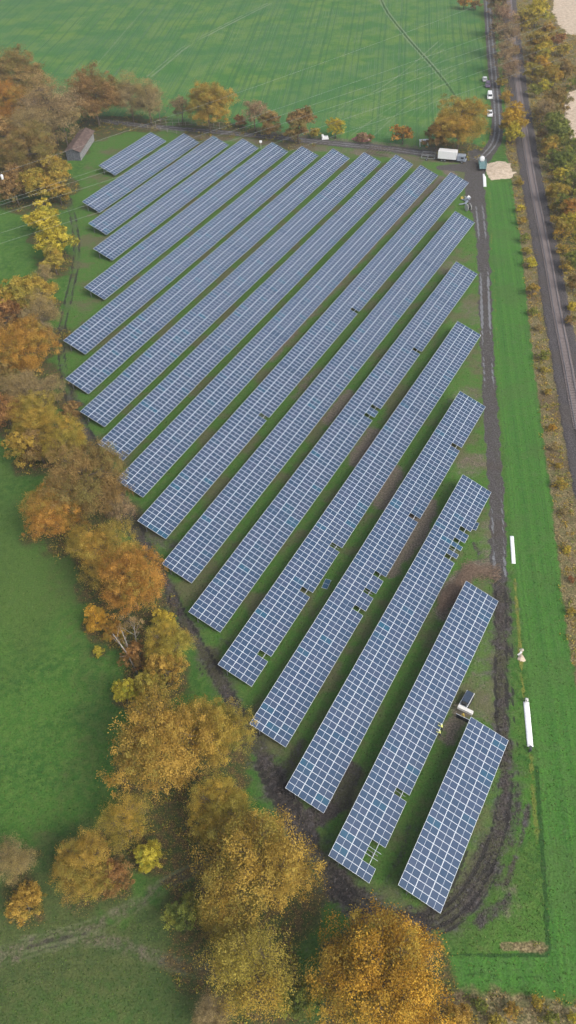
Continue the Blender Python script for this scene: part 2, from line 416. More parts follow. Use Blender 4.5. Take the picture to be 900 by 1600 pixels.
def offset_line(pts, off):
    P = [G(q[0], q[1])[:2] for q in pts]; out = []
    for i in range(len(P)):
        a = P[max(i-1, 0)]; b = P[min(i+1, len(P)-1)]; t = (b-a)/np.linalg.norm(b-a); out.append((P[i][0]-t[1]*off, P[i][1]+t[0]*off))
    return out
def smooth(pts, it=2):
    for _ in range(it):
        q = [pts[0]]
        for a, b in zip(pts[:-1], pts[1:]):
            q.append(tuple(.75*u+.25*v for u, v in zip(a, b))); q.append(tuple(.25*u+.75*v for u, v in zip(a, b)))
        q.append(pts[-1]); pts = q
    return pts
right_track = smooth([(748,240,4.5),(744,270,3.4),(746,300,2.5),(752,350,2.1),(756,400,1.9),(759,500,1.8),(764,600,1.75),(771,700,1.75),(777,800,1.7),(781,900,1.7)], 1)
mud_loop = smooth([(781,900,2.1),(782,960,2.2),(783,1040,1.7),(783,1110,1.5),(792,1180,1.4),(789,1240,1.8),(780,1300,2.0),(760,1350,2.1),(735,1395,2.3),(705,1425,2.6),(675,1440,2.1),(640,1440,1.6),(590,1428,2.4),(550,1405,2.7),(520,1375,2.6),(490,1335,2.5),(465,1290,2.8),(440,1240,2.8),(418,1195,2.4),(393,1150,1.8),(365,1100,1.7),(335,1050,1.7),(305,1000,1.7),(275,950,1.5),(255,895,1.5),(225,850,1.9),(205,810,1.5),(180,760,1.3),(150,705,1.2),(130,665,1.0),(108,620,.8)], 1)
grass_loop = smooth([(108,620,1.0),(95,560,1.0),(96,510,1.3),(110,455,1.5),(121,400,1.6),(117,350,1.5),(106,310,1.2)], 2)
top_track = smooth([(165,190,1.6),(200,194,1.8),(300,203,2.0),(430,214,2.2),(510,223,2.6),(600,231,2.8),(670,241,3.0),(742,249,3.6)], 1)
lane = smooth([(748,250,4.0),(762,238,2.6),(774,222,2.3),(778,200,2.2),(776,165,2.1),(771,110,2.1),(766,60,2.1),(762,0,2.1),(758,-60,2.1)], 2)
rail_line = smooth([(788,-80,0),(795,0,0),(806,110,0),(812,160,0),(824,240,0),(834,300,0),(855,400,0),(868,480,0),(884,560,0),(891,600,0),(906,680,0),(925,780,0),(950,900,0)], 2)
m_track = line_mask(right_track, soft=1.4, wob=1.4, narrow=.92); m_top = line_mask(top_track, soft=.9, wob=1.4); m_lane = line_mask(lane, soft=.6)
m_mud = line_mask(mud_loop, soft=1.8, wob=2.4, narrow=.84); m_loop = line_mask(grass_loop, soft=.8)
gravel = np.maximum.reduce([m_track, m_top*.9, m_lane, line_mask([(735,272,2),(738,300,2.4),(742,330,1.6)], soft=1.5), line_mask([(690,262,2),(735,262,4)], soft=1.5)*.9])
rut = np.zeros_like(X)
for pts, w_, o_ in ((mud_loop, .26, .95), (mud_loop, .15, 1.9), (grass_loop, .32, .8), (grass_loop, .32, -.8), (mud_loop, .26, -.95)):
    rut = np.maximum(rut, line_mask(offset_line(pts, o_), w_, .3, .4, world=True))
CCg = [-198.2, -185.99, -174.77, -163.43, -152.02, -140.5, -129.43, -118.21, -107.35, -96.49, -85.35, -74.4, -63.46, -52.63, -41.98, -31.63, -21.2, -10.76, -.5]
SSg = [228, 203, 192, 179, 160, 136, 123, 115, 107, 99, 91, 83, 76, 68, 61, 53, 47, 48, 48]; EEg = [262, 264, 266, 268, 269, 270, 272, 273, 275, 271, 268, 243, 214, 186, 158, 131, 104, 76, 76]
gapr = np.zeros_like(X)
Lx, Ly, Rx, Ry = math.sin(.52963), math.cos(.52963), math.cos(.52963), -math.sin(.52963)
for i in range(18):
    cm_ = (CCg[i]+CCg[i+1])/2+random.uniform(-.3, .3)
    for o_ in (-.85, .85):
        q = []
        for u in np.linspace(SSg[i+1]-1, EEg[i]-4, 14):
            cx_ = cm_+o_+random.uniform(-.18, .18); q.append((Rx*cx_+Lx*u, Ry*cx_+Ly*u))
        gapr = np.maximum(gapr, line_mask(q, .22, .35, .5, world=True)*random.uniform(.35, .8))
gapr *= np.clip(n2*2.6-.6, .05, 1)
rut = np.maximum(rut, gapr*.55)
rut *= .35+.65*np.clip(n1*2.2-.4, 0, 1)
pale = np.zeros_like(X)
for o_ in (1.0, -1.0): pale = np.maximum(pale, line_mask(offset_line(right_track, o_), .28, .35, .35, world=True)*(.35+.65*np.clip(n2*3-1, 0, 1)))
for o_ in (.9, -.9): pale = np.maximum(pale, line_mask(offset_line(top_track, o_), .35, .5, .5, world=True)*.8)
for o_ in (.8, -.8): pale = np.maximum(pale, line_mask(offset_line(lane, o_), .45, .4, .3, world=True)*.6)
bl = smooth([(-40,1505),(60,1470),(120,1457),(190,1430),(250,1385),(320,1352),(380,1335)]); bl2 = smooth([(-40,1520),(80,1470),(150,1466),(220,1488),(300,1515),(380,1522)]); bl3 = smooth([(215,1345),(222,1400),(228,1440),(240,1480)])
fieldline = np.zeros_like(X)
bare_bl = np.maximum.reduce([line_mask(offset_line(bl, 0), 1.0, 1.2, 1.4, world=True), line_mask(offset_line(bl2, 0), 1.0, 1.2, 1.4, world=True)])*.48
bl_rut = np.maximum.reduce([line_mask(offset_line(q_, o_), .3, .5, .5, world=True) for q_ in (bl, bl2) for o_ in (.55, -.55)])*.55*np.clip(n1*2.2-.2, .1, 1)
for q, o_, a_ in ((bl, .9, .8), (bl, -.9, .7), (bl2, .9, .6), (bl2, -.9, .6), (bl3, .6, .4), (bl3, -.6, .4)):
    fieldline = np.maximum(fieldline, line_mask(offset_line(q, o_), .28, .5, .5, world=True)*a_*np.clip(n1*2.5-.35, .15, 1))
# wheel marks through the crop field
tr1 = smooth([(588,-30),(597,8),(622,42),(650,75),(680,108),(705,140),(725,172)])
for o_, a_ in ((.8, .9), (-.8, .8)): fieldline = np.maximum(fieldline, line_mask(offset_line(tr1, o_), .32, .5, .3, world=True)*a_*np.clip(np.clip((Y-330)/60, 0.2, 1), 0, 1))
tr2 = smooth([(232,120),(262,95),(292,70),(340,45),(420,5)])
fieldline = np.maximum(fieldline, line_mask(offset_line(tr2, .8), .4, .5, .6, world=True)*.7*np.clip(n2*2.6-.5, .1, 1))
fieldline = np.maximum(fieldline, line_mask(offset_line(tr2, -1.2), .5, .5, .6, world=True)*.8*np.clip(n2*2.6-.5, .1, 1))
fieldline = np.maximum(fieldline, line_mask([(145,108),(190,55),(225,15)], .5, .6, .6)*.45)
for k in range(16):
    q = smooth([(430+17*k, 206+.8*k), (520+12*k, 176-1*k+.3*k), (615+7*k, 128+1.2*k), (690+3.5*k, 60+6.5*k)])
    fieldline = np.maximum(fieldline, line_mask(q, .3, .5, .5)*(.2+.25*random.random())*1.6*np.clip(n2*2.6-.4, .15, 1))
for k in range(7):
    a0 = np.linspace(.2, 5.6, 14); q = [(575+(10+6*k)*math.cos(a), 178+(6+3.2*k)*math.sin(a)) for a in a0]
    fieldline = np.maximum(fieldline, line_mask(q, .4, .6, .5)*.45*np.clip(n1*2, .2, 1))
for k in range(9):
    q = [(645+10*k, 100+8*k), (690+7*k, 80+9*k), (738, 40+14*k)]
    fieldline = np.maximum(fieldline, line_mask(q, .35, .5, .5)*.3*np.clip(n1*2.2-.4, .05, 1))
m_ballast = line_mask([(a, b, 3.5) for a, b, _ in rail_line], soft=.8, wob=.8)
crop = poly_mask([(-300,130),(60,140),(160,184),(250,192),(430,206),(520,215),(680,234),(725,238),(757,222),(765,190),(761,150),(757,90),(750,20),(745,-60),(-300,-60)], 1.5)
crop *= np.clip(1-m_lane*2, 0, 1)
strip = poly_mask([(762,285),(800,285),(808,340),(817,400),(826,500),(838,600),(852,700),(865,800),(876,900),(888,1000),(905,1100),(960,1300),(980,1560),(700,1538),(700,1492),(790,1493),(857,1490),(852,1400),(845,1300),(838,1200),(826,1090),(812,960),(803,880),(795,800),(787,700),(778,600),(770,500),(766,400)], .8, .6)
farm = poly_mask([(165,195),(300,208),(430,218),(640,240),(735,255),(746,300),(765,600),(782,900),(795,1200),(780,1330),(700,1440),(560,1425),(480,1330),(400,1180),(300,1010),(215,840),(120,650),(90,560),(110,450),(122,350),(130,270)], 2, 2)
litter = np.zeros_like(X)
for (tx, ty, r, h_), T in zip(TP, TREES):
    if T[0] < 520 or T[4] in ('big',) or T[1] > 1400:
        if T[4] != 'shrub' or T[0] < 400:
            d = np.hypot(X-tx, Y-ty); litter = np.maximum(litter, np.clip((r*1.15-d+(n1-.5)*6)/(2+r*.35)+.3, 0, 1))
litter = np.maximum(litter, blob(275,1320,5.5)); litter = np.maximum(litter, blob(300,1480,5)*.8); litter = np.maximum(litter, blob(345,1430,7)*.9)
litter = np.maximum(litter, poly_mask([(310,1160),(420,1290),(470,1380),(380,1380),(330,1300),(280,1250)], 3)*.8)
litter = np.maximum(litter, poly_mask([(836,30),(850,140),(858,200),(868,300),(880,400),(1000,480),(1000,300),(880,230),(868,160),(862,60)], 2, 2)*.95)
litter = np.clip(litter*(.6+.8*n1), 0, 1)
dry = poly_mask([(800,285),(808,340),(817,400),(826,500),(838,600),(852,700),(865,800),(876,900),(888,1000),(905,1100),(1000,1100),(1000,300),(860,200),(800,-50),(1000,-50),(1100,300),(840,290),(812,230)], 1, .8)
dry = np.maximum(dry, poly_mask([(800,285),(808,340),(817,400),(826,500),(838,600),(852,700),(865,800),(876,900),(888,1000),(905,1100),(1100,1100),(1100,-60),(785,-60),(790,230)], 1.2, 1.4))
dry = np.maximum(dry, poly_mask([(680,1540),(800,1552),(1000,1572),(1000,1700),(640,1700)], 2, 3)*.8)
dry = np.maximum(dry, line_mask([(700,1482,.9),(845,1483,.9)], soft=1.2, wob=1.5)*.3)
dry = np.maximum(dry, line_mask([(788,1478),(848,1480)], .55, .35, .8))
bare = bare_bl.copy()
for pts, hw, a_ in (([(690,278),(600,365),(520,450),(440,540),(425,560)], 1.3, .9), ([(657,812),(628,862),(608,890)], 2.0, .95), ([(668,790),(640,845)], 2.5, 1), ([(617,738),(597,785)], 2.2, .95),
                    ([(582,675),(556,722)], 2.0, .95), ([(543,615),(515,655)], 1.9, .9), ([(490,582),(462,620)], 1.3, .6), ([(690,425),(700,412)], 2, .6), ([(640,395),(620,420)], 1.5, .6), ([(455,640),(420,690)], 1.0, .35),
                    ([(695,262),(706,272)], 2.0, 1), ([(560,240),(612,243)], 2.0, .7), ([(735,615),(720,625)], 3, .5), ([(745,500),(735,480)], 3, .5), ([(745,720),(730,730)], 3, .6), ([(560,460),(600,415)], .9, .5),
                    ([(700,1155),(722,1110)], 1.6, .9), ([(765,1000),(756,1060),(765,1110)], 2.6, .42), ([(770,820),(772,880)], 2.6, .5), ([(700,935),(716,905),(742,888),(772,885)], 2.0, 1), ([(690,960),(710,930)], 1.6, .9),
                    ([(230,832),(250,850),(275,862)], 1.6, .5), ([(130,640),(118,655)], 2.0, .4), ([(792,1420),(800,1400)], 1.5, .5), ([(300,212),(740,256)], 2.4, .55), ([(430,208),(700,236)], 2.2, .6), ([(200,198),(270,206)], 1.0, .5)):
    bare = np.maximum(bare, line_mask(pts, hw, 1.8, 2.2)*a_)
mudx = np.zeros_like(X)
for pts, hw, a_ in (([(462,1290),(500,1275),(528,1250),(548,1205)], 1.9, .9), ([(440,1215),(458,1185),(470,1160)], 1.2, .7), ([(345,1000),(372,1012),(400,998)], .5, .6), ([(415,1190),(400,1140)], 1.2, .5), ([(540,1400),(600,1385),(625,1340),(640,1290)], .45, .5),
                    ([(600,1398),(640,1355),(655,1290)], .45, .45), ([(700,1425),(760,1370),(795,1290),(800,1230)], 1.8, .55), ([(812,1255),(800,1320),(776,1380)], .28, .9), ([(826,1258),(812,1320),(790,1380)], .28, .9),
                    ([(300,835),(340,800),(395,735)], .5, .5), ([(320,845),(360,800),(400,750)], .4, .4), ([(105,590),(120,625),(160,655)], .8, .7), ([(150,690),(170,700)], 1.0, .7), ([(745,870),(765,905),(780,930)], .3, .7), ([(740,850),(752,872),(780,880)], .3, .7),
                    ([(795,1405),(770,1425),(745,1440)], 1.0, .7), ([(235,840),(270,850)], 1.6, .6)):
    mudx = np.maximum(mudx, line_mask(pts, hw, .9, 1.4)*a_)
mud = np.clip(np.maximum(m_mud, mudx)*(.75+.5*n1), 0, 1)
mud = np.maximum(mud, m_loop*.38); mud = np.maximum(mud, line_mask(mud_loop, soft=3.0, wob=3.5, narrow=1.45)*.50)
sand = np.maximum(blob(780,266,5.3,1.0,2.2), 0)
sandmask_px = px_of(X, Y); sand = np.maximum(poly_mask([(757,264),(762,255),(775,252),(790,253),(800,259),(804,270),(796,278),(782,281),(768,280),(760,274)], 1.2, 3.2), poly_mask([(862,-60),(1000,-60),(1000,70),(885,52),(872,38),(864,18)], 2, 4)*.9)
sand = np.maximum(sand, poly_mask([(887,142),(1000,135),(1000,290),(896,235),(884,180)], 2, 4)*.8)
yellow = np.zeros_like(X)
for pts, hw, a_ in (([(804,905),(808,955),(812,1000),(815,1060),(819,1088)], .28, 1), ([(829,1180),(833,1240),(838,1300)], .55, .55), ([(838,1300),(841,1340)], .45, .45), ([(772,420),(775,500),(783,600)], .35, .5), ([(766,300),(769,420)], .4, .5)):
    yellow = np.maximum(yellow, line_mask(pts, hw, .7, .6)*a_)
darkg = np.zeros_like(X)
for pts, hw, a_ in (([(838,1200),(845,1300),(852,1400),(857,1488)], .35, .9), ([(857,1490),(790,1493),(700,1491)], .3, .9), ([(767,380),(776,500),(786,640),(795,760)], .3, .5), ([(700,1520),(850,1528)], .3, .5),
                    ([(807,420),(822,560),(842,720),(862,900),(880,1050)], .25, .5), ([(818,560),(836,700),(858,900)], .2, .35)):
    darkg = np.maximum(darkg, line_mask(pts, hw, .6, .5)*a_)
darkg = np.maximum(darkg, line_mask(offset_line(tr1, 0), .5, .5, .3, world=True)*.8)
darkg = np.maximum(darkg, poly_mask([(-300,690),(30,720),(80,850),(140,960),(170,1080),(190,1230),(120,1300),(-300,1330)], 6, 8)*.22)
Z = (fbm(X, Y, 14, 51)-.5)*.25 + m_ballast*.35 - rut*.08 - m_mud*.05 + (fbm(X, Y, 1.5, 61)-.5)*.06*(mud+bare*.5)
dsand = np.clip(blob(779,266,5.0,6,0)*(sandmask_px[0] > 757), 0, 1); Z = Z+dsand*.5*(.6+.6*n3)
edge = (X < -320) | (X > 320) | (Y < 8) | (Y > 612); Z[edge] = 0
rough = poly_mask([(-300,1440),(0,1400),(120,1440),(230,1380),(320,1330),(480,1400),(520,1700),(-300,1700)], 8, 14)*.8
rough = np.maximum(rough, np.clip(litter*1.3, 0, 1)*.8); rough = np.maximum(rough, blob(60,1420,12,8,6)*.8); rough = np.maximum(rough, poly_mask([(40,800),(110,800),(180,1000),(200,1150),(150,1300),(80,1250),(120,1050)], 6, 10)*.5)
rough = np.clip(rough*(.5+n2), 0, 1)
for k in range(9):
    i0 = random.randint(4, 34); sub = mud_loop[i0:i0+random.randint(8, 16)]; o_ = random.uniform(-2.4, 2.4)
    if len(sub) > 3: rut = np.maximum(rut, line_mask(offset_line(sub, o_), random.uniform(.14, .26), .3, .5, world=True)*random.uniform(.4, .9)*np.clip(n1*2.2-.3, 0, 1))
for q in ([(470,1330),(520,1395),(600,1432),(700,1440)], [(500,1330),(540,1385),(590,1415),(650,1450)], [(430,1180),(470,1260),(478,1320)], [(640,1445),(700,1400),(730,1330)], [(660,1450),(725,1410),(770,1340),(790,1270)]):
    rut = np.maximum(rut, line_mask(smooth(q), .2, .3, .5)*.8*np.clip(n1*2.4-.4, 0, 1))
rut = np.maximum(rut, bl_rut*1.0)
A1 = np.stack([mud, gravel, litter, dry], -1).reshape(-1, 4); A2 = np.stack([sand, crop, fieldline, yellow], -1).reshape(-1, 4)
A3 = np.stack([darkg, bare, m_ballast, farm], -1).reshape(-1, 4); A4 = np.stack([rut, pale, strip, rough], -1).reshape(-1, 4)

def ground_material():
    t = NT('ground'); P = t.pos()
    def sep(a):
        at = t.attr(a); s = t.new('ShaderNodeSeparateColor'); t.l(at.outputs['Color'], s.inputs[0]); return s.outputs[0], s.outputs[1], s.outputs[2], at.outputs['Alpha']
    mud, gravel, litter, dry = sep('masks_a'); sand, crop, fline, yellow = sep('masks_b'); darkg, bare, ballast, farm = sep('masks_c'); rut, pale, strip, rough = sep('masks_d')
    nf = t.noise(P, 3.2, 4, .65); nm = t.noise(P, .75, 5, .6); nl = t.noise(P, .09, 4, .6); nxx = t.noise(P, 11.0, 2, .6); nh = t.noise(P, .022, 3, .5)
    # stripes left by machines, all in the direction of the lane
    dp = t.new('ShaderNodeVectorMath', operation='DOT_PRODUCT'); t.l(P, dp.inputs[0]); dp.inputs[1].default_value = (.989, -.147, 0)
    warp = t.math('MULTIPLY', t.noise(P, .02, 2), 1.6); u = t.math('ADD', dp.outputs['Value'], warp)
    def stripes(scale):
        n = t.new('ShaderNodeTexNoise', noise_dimensions='1D'); t.l(u, n.inputs['W']); n.inputs['Scale'].default_value = scale; n.inputs['Detail'].default_value = 2; return n.outputs['Fac']
    st = stripes(.55); st2 = stripes(1.9); brk = t.ramp(t.noise(P, .05, 3), .38, .62)
    def edge(mk, k=.75, lo=.38, hi=.62, n=None):
        return t.ramp(t.math('ADD', mk, t.math('MULTIPLY', t.math('SUBTRACT', n or nm, .5), k)), lo, hi)
    g = t.mix(t.ramp(nl, .38, .62), (.056, .145, .022), (.036, .108, .018))
    g = t.mix(t.ramp(nm, .38, .66), g, (.080, .160, .030)); g = t.mix(t.math('MULTIPLY', t.ramp(nh, .48, .62), .6), g, (.075, .120, .028)); g = t.mix(t.math('MULTIPLY', t.ramp(nxx, .60, .72), .35), g, (.12, .12, .05))
    # inside the farm: trodden, patchy
    ro_ = t.mix(t.ramp(nm, .35, .65), (.060, .078, .028), (.085, .100, .034)); ro_ = t.mix(t.math('MULTIPLY', t.ramp(nl, .45, .6), .5), ro_, (.040, .075, .022)); g = t.mix(t.math('MULTIPLY', edge(rough, .9, .15, .9), .85), g, ro_)
    gf = t.mix(t.ramp(nm, .32, .62), (.085, .140, .034), (.060, .150, .024)); gf = t.mix(t.math('MULTIPLY', t.ramp(nl, .48, .62), .75), gf, (.120, .105, .060))
    g = t.mix(farm, g, gf)
    gs = t.mix(t.ramp(st, .38, .62), (.050, .150, .024), (.064, .175, .028)); gs = t.mix(t.math('MULTIPLY', t.math('MULTIPLY', t.ramp(st2, .50, .6), brk), .5), gs, (.032, .098, .022)); gs = t.mix(t.math('MULTIPLY', t.ramp(nl, .5, .62), .45), gs, (.070, .125, .034))
    gs = t.mix(t.math('MULTIPLY', t.ramp(nm, .42, .66), .5), gs, (.075, .150, .040))
    g = t.mix(strip, g, gs)
    gc = t.mix(t.ramp(nl, .4, .62), (.056, .160, .034), (.108, .200, .042)); gc = t.mix(t.math('MULTIPLY', t.ramp(st, .52, .60), .5), gc, (.033, .112, .036))
    gc = t.mix(t.math('MULTIPLY', t.math('MULTIPLY', t.ramp(st2, .52, .58), brk), .55), gc, (.13, .20, .11)); gc = t.mix(t.math('MULTIPLY', t.ramp(nh, .4, .6), .35), gc, (.045, .14, .05))
    g = t.mix(crop, g, gc)
    g = t.mix(t.math('MULTIPLY', edge(darkg), .75), g, (.020, .060, .015))
    dr = t.mix(t.ramp(nf, .35, .65), (.11, .085, .040), (.26, .21, .11)); dr = t.mix(t.math('MULTIPLY', t.ramp(nm, .42, .62), .6), dr, (.085, .10, .035)); dr = t.mix(t.math('MULTIPLY', t.ramp(nl, .5, .62), .5), dr, (.10, .06, .04))
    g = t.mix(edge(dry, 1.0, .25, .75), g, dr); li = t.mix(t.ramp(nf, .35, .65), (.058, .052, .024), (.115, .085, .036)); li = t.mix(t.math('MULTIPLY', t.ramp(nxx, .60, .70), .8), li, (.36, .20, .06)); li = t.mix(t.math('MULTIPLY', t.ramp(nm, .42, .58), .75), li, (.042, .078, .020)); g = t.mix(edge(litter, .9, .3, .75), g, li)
    
    yl = t.mix(t.ramp(nm, .35, .65), (.20, .19, .04), (.12, .16, .03)); g = t.mix(edge(yellow), g, yl)
    br = t.mix(t.ramp(nf, .35, .68), (.11, .085, .070), (.21, .165, .135)); g = t.mix(t.math('MULTIPLY', edge(bare, 1.6, .2, .95), .9), g, br)
    fl = t.mix(crop, (.15, .165, .085), (.20, .25, .16)); g = t.mix(t.math('MULTIPLY', edge(fline, .5, .1, .9), .75), g, fl)
    mu = t.mix(t.ramp(nf, .3, .7), (.038, .032, .029), (.086, .074, .068)); mu = t.mix(t.math('MULTIPLY', t.ramp(nl, .47, .58), .7), mu, (.070, .074, .036)); mu = t.mix(t.math('MULTIPLY', t.ramp(nm, .52, .66), .5), mu, (.11, .105, .11)); g = t.mix(edge(mud, 1.3, .15, .95), g, mu)
    gr = t.mix(t.ramp(nf, .3, .7), (.050, .044, .042), (.112, .104, .104)); gr = t.mix(t.math('MULTIPLY', t.ramp(nm, .45, .62), .5), gr, (.060, .060, .042)); gr = t.mix(t.math('MULTIPLY', t.ramp(nl, .5, .64), .5), gr, (.075, .060, .050)); g = t.mix(edge(gravel, .8), g, gr)
    g = t.mix(t.math('MULTIPLY', edge(rut, .6), .8), g, (.026, .024, .023)); g = t.mix(t.math('MULTIPLY', edge(pale, .5), .75), g, (.21, .22, .235))
    ba = t.mix(t.ramp(nf, .3, .7), (.046, .042, .043), (.110, .100, .102)); ba = t.mix(t.math('MULTIPLY', t.ramp(nl, .45, .6), .5), ba, (.085, .072, .062)); g = t.mix(edge(ballast, .5), g, ba)
    sa = t.mix(t.ramp(nm, .3, .7), (.42, .33, .24), (.60, .50, .39)); sa = t.mix(t.math('MULTIPLY', t.ramp(nf, .55, .7), .35), sa, (.30, .24, .17)); g = t.mix(edge(sand, .5), g, sa)
    # fine grain
    hs = t.new('ShaderNodeHueSaturation'); t.l(g, hs.inputs['Color']); t.l(t.math('ADD', t.math('MULTIPLY', t.ramp(nf, .28, .72), .50), t.math('MULTIPLY_ADD', nxx, .9, .30)), hs.inputs['Value'])
    t.l(hs.outputs[0], t.b.inputs['Base Color'])
    t.l(t.math('SUBTRACT', .95, t.math('MULTIPLY', rut, .45)), t.b.inputs['Roughness']); t.b.inputs['Specular IOR Level'].default_value = .15
    t.bump(t.math('ADD', t.math('MULTIPLY', nf, .6), t.math('MULTIPLY', nm, .8)), .5, .35)
    return t.m
GM = ground_material()
idx = np.arange(nx*ny).reshape(nx, ny)
Q = np.stack([idx[:-1, :-1], idx[1:, :-1], idx[1:, 1:], idx[:-1, 1:]], -1).reshape(-1, 4)
cat = np.zeros((nx, ny), int)                       # 0 meadow
cat[farm > .5] = 1; cat[crop > .5] = 2; cat[strip > .5] = 3; cat[dry > .5] = 4; cat[np.maximum(m_mud, m_loop) > .5] = 5; cat[m_top > .5] = 5
cat[m_track > .5] = 6; cat[m_lane > .5] = 7; cat[m_ballast > .5] = 8; cat[sand > .5] = 9
fc = cat[:-1, :-1].ravel()
VV = np.stack([X, Y, Z], -1).reshape(-1, 3)
names = ['meadow', 'farm_grass', 'crop_field', 'mown_grass_strip', 'rough_verge', 'dirt_track', 'gravel_track', 'lane', 'railway_bed', 'sandy_ground']
for k, nm in enumerate(names):
    q = Q[fc == k]
    if not len(q): continue
    uq, inv = np.unique(q, return_inverse=True)
    me = mesh_np(nm, VV[uq], inv.reshape(-1, 4), [GM], smooth=True, attrs={a: ('POINT', 'FLOAT_COLOR', arr[uq]) for a, arr in (('masks_a', A1), ('masks_b', A2), ('masks_c', A3), ('masks_d', A4))})
    tag(link(bpy.data.objects.new(nm, me)), kind='structure')
# the country beyond, out to the horizon: butts against the fine sheet
B = 7000; x0, x1, y0, y1 = -330, 330, 6, float(ys[-1])
ob = MB()
for (a, b, c, d) in ((-B, x0, -B, B), (x1, B, -B, B), (x0, x1, -B, y0), (x0, x1, y1, B)): ob.face([(a, c, 0), (b, c, 0), (b, d, 0), (a, d, 0)])
tag(ob.build('distant_farmland', GM), kind='structure')

# ------------------------------------------------------------------ solar rows
alum = simple('galvanised_steel', (.26, .27, .28), .6, .3, .08)
t = NT('module_frame'); t.b.inputs['Base Color'].default_value = (.74, .80, .87, 1); t.b.inputs['Roughness'].default_value = .45; frame_m = t.m
def glass_mat(name, src):
    t = NT(name)
    r = t.new('ShaderNodeObjectInfo').outputs['Random'] if src == 'obj' else t.attr('tone').outputs['Fac']
    wn_ = t.new('ShaderNodeTexWhiteNoise', noise_dimensions='1D'); t.l(r, wn_.inputs['W']); r2 = wn_.outputs['Value']
    tcn = t.new('ShaderNodeNewGeometry').outputs['Position']; sm = t.noise(tcn, .35, 3)
    k = t.mix(r, (.022, .058, .118), (.042, .068, .130)); k = t.mix(t.ramp(r2, .93, 1.0), k, (.012, .085, .150)); k = t.mix(t.math('MULTIPLY', t.ramp(sm, .35, .7), .4), k, (.040, .070, .120))
    t.l(k, t.b.inputs['Base Color']); t.b.inputs['Roughness'].default_value = .16; t.b.inputs['Specular IOR Level'].default_value = .75
    t.b.inputs['Coat Weight'].default_value = .3; t.b.inputs['Coat Roughness'].default_value = .08
    return t.m
glass_o = glass_mat('module_glass', 'obj'); glass_a = glass_mat('module_glass_mass', 'attr')
MW, ML = 1.134, 2.278
def module_geo():
    """a framed half-cut module, long side across the row (local x), top face at z=0"""
    f, g2, mid = .040, .030, .034
    xs_ = [-ML/2, -ML/2+f, -mid/2, mid/2, ML/2-f, ML/2]; ys_ = [-MW/2, -MW/2+g2, MW/2-g2, MW/2]
    V = []; Fs = []; M = []
    for x in xs_:
        for y in ys_: V.append((x, y, 0))
    for i in range(5):
        for j in range(3):
            a = i*4+j; Fs.append((a, a+4, a+5, a+1)); M.append(1 if (j == 1 and i in (1, 3)) else 0)
    n = len(V); zb = -.038
    for x, y in ((-ML/2, -MW/2), (ML/2, -MW/2), (ML/2, MW/2), (-ML/2, MW/2)): V.append((x, y, zb))
    c = (0, 20, 23, 3)
    for k in range(4): Fs.append((n+k, n+(k+1) % 4, c[(k+1) % 4], c[k])); M.append(0)
    Fs.append((n+3, n+2, n+1, n)); M.append(1)
    return np.array(V, float), np.array(Fs), np.array(M)
mV, mF, mM = module_geo()
mod_mesh = mesh_np('solar_panel', mV, mF, [frame_m, glass_o], mM)
CC = [-198.2, -185.99, -174.77, -163.43, -152.02, -140.5, -129.43, -118.21, -107.35, -96.49, -85.35, -74.4, -63.46, -52.63, -41.98, -31.63, -21.2, -10.76]
SS = [228.73, 203.62, 192.22, 179.74, 160.6, 136.92, 123.79, 115.12, 107.37, 99.4, 91.37, 83.84, 76.22, 68.68, 61.08, 53.89, 47.45, 48.11]
EE = [260.47, 264.06, 266.1, 268.0, 269.15, 269.93, 272.04, 273.43, 275.74, 270.8, 269.41, 243.8, 214.91, 186.45, 158.83, 132.05, 104.9, 78.12]
NN = [27, 52, 64, 76, 94, 115, 128, 137, 146, 149, 154, 139, 120, 102, 85, 68, 50, 26]
HOLES = {17: [12, 4, 3, 2], 16: [56, 53, 51, 49], 15: [49, 34, 30, 26, 70], 14: [30, 19, 5], 13: [83, 61, 58], 11: [79, 36]}
TAU, WW, LOW = .3565452, 6.88, .9
ordn = ['first', 'second', 'third', 'fourth', 'fifth', 'sixth', 'seventh', 'eighth', 'ninth', 'tenth', 'eleventh', 'twelfth', 'thirteenth', 'fourteenth', 'fifteenth', 'sixteenth', 'seventeenth', 'eighteenth']
extra = {0: 'shortest row of blue-grey solar panels, alone in the far corner by the barn', 1: 'second solar row from the barn corner, its near end right under the shortest row',
 17: 'short unbroken solar row at the bottom right, with the loader at its upper corner', 16: 'solar row with bare rails near its bottom end and two workers at its side',
 15: 'long solar row with four panels missing near its upper right end, above the brushwood', 14: 'solar row with five separate missing panels along its right edge',
 13: 'solar row with three missing panels, beside the loose panel lying on the grass', 12: 'solar row with two close gaps and one far gap along its right edge',
 10: 'longest solar row, ending at the open yard by the white truck, with two small gaps'}
RY = Matrix.Rotation(TAU, 4, 'Y')
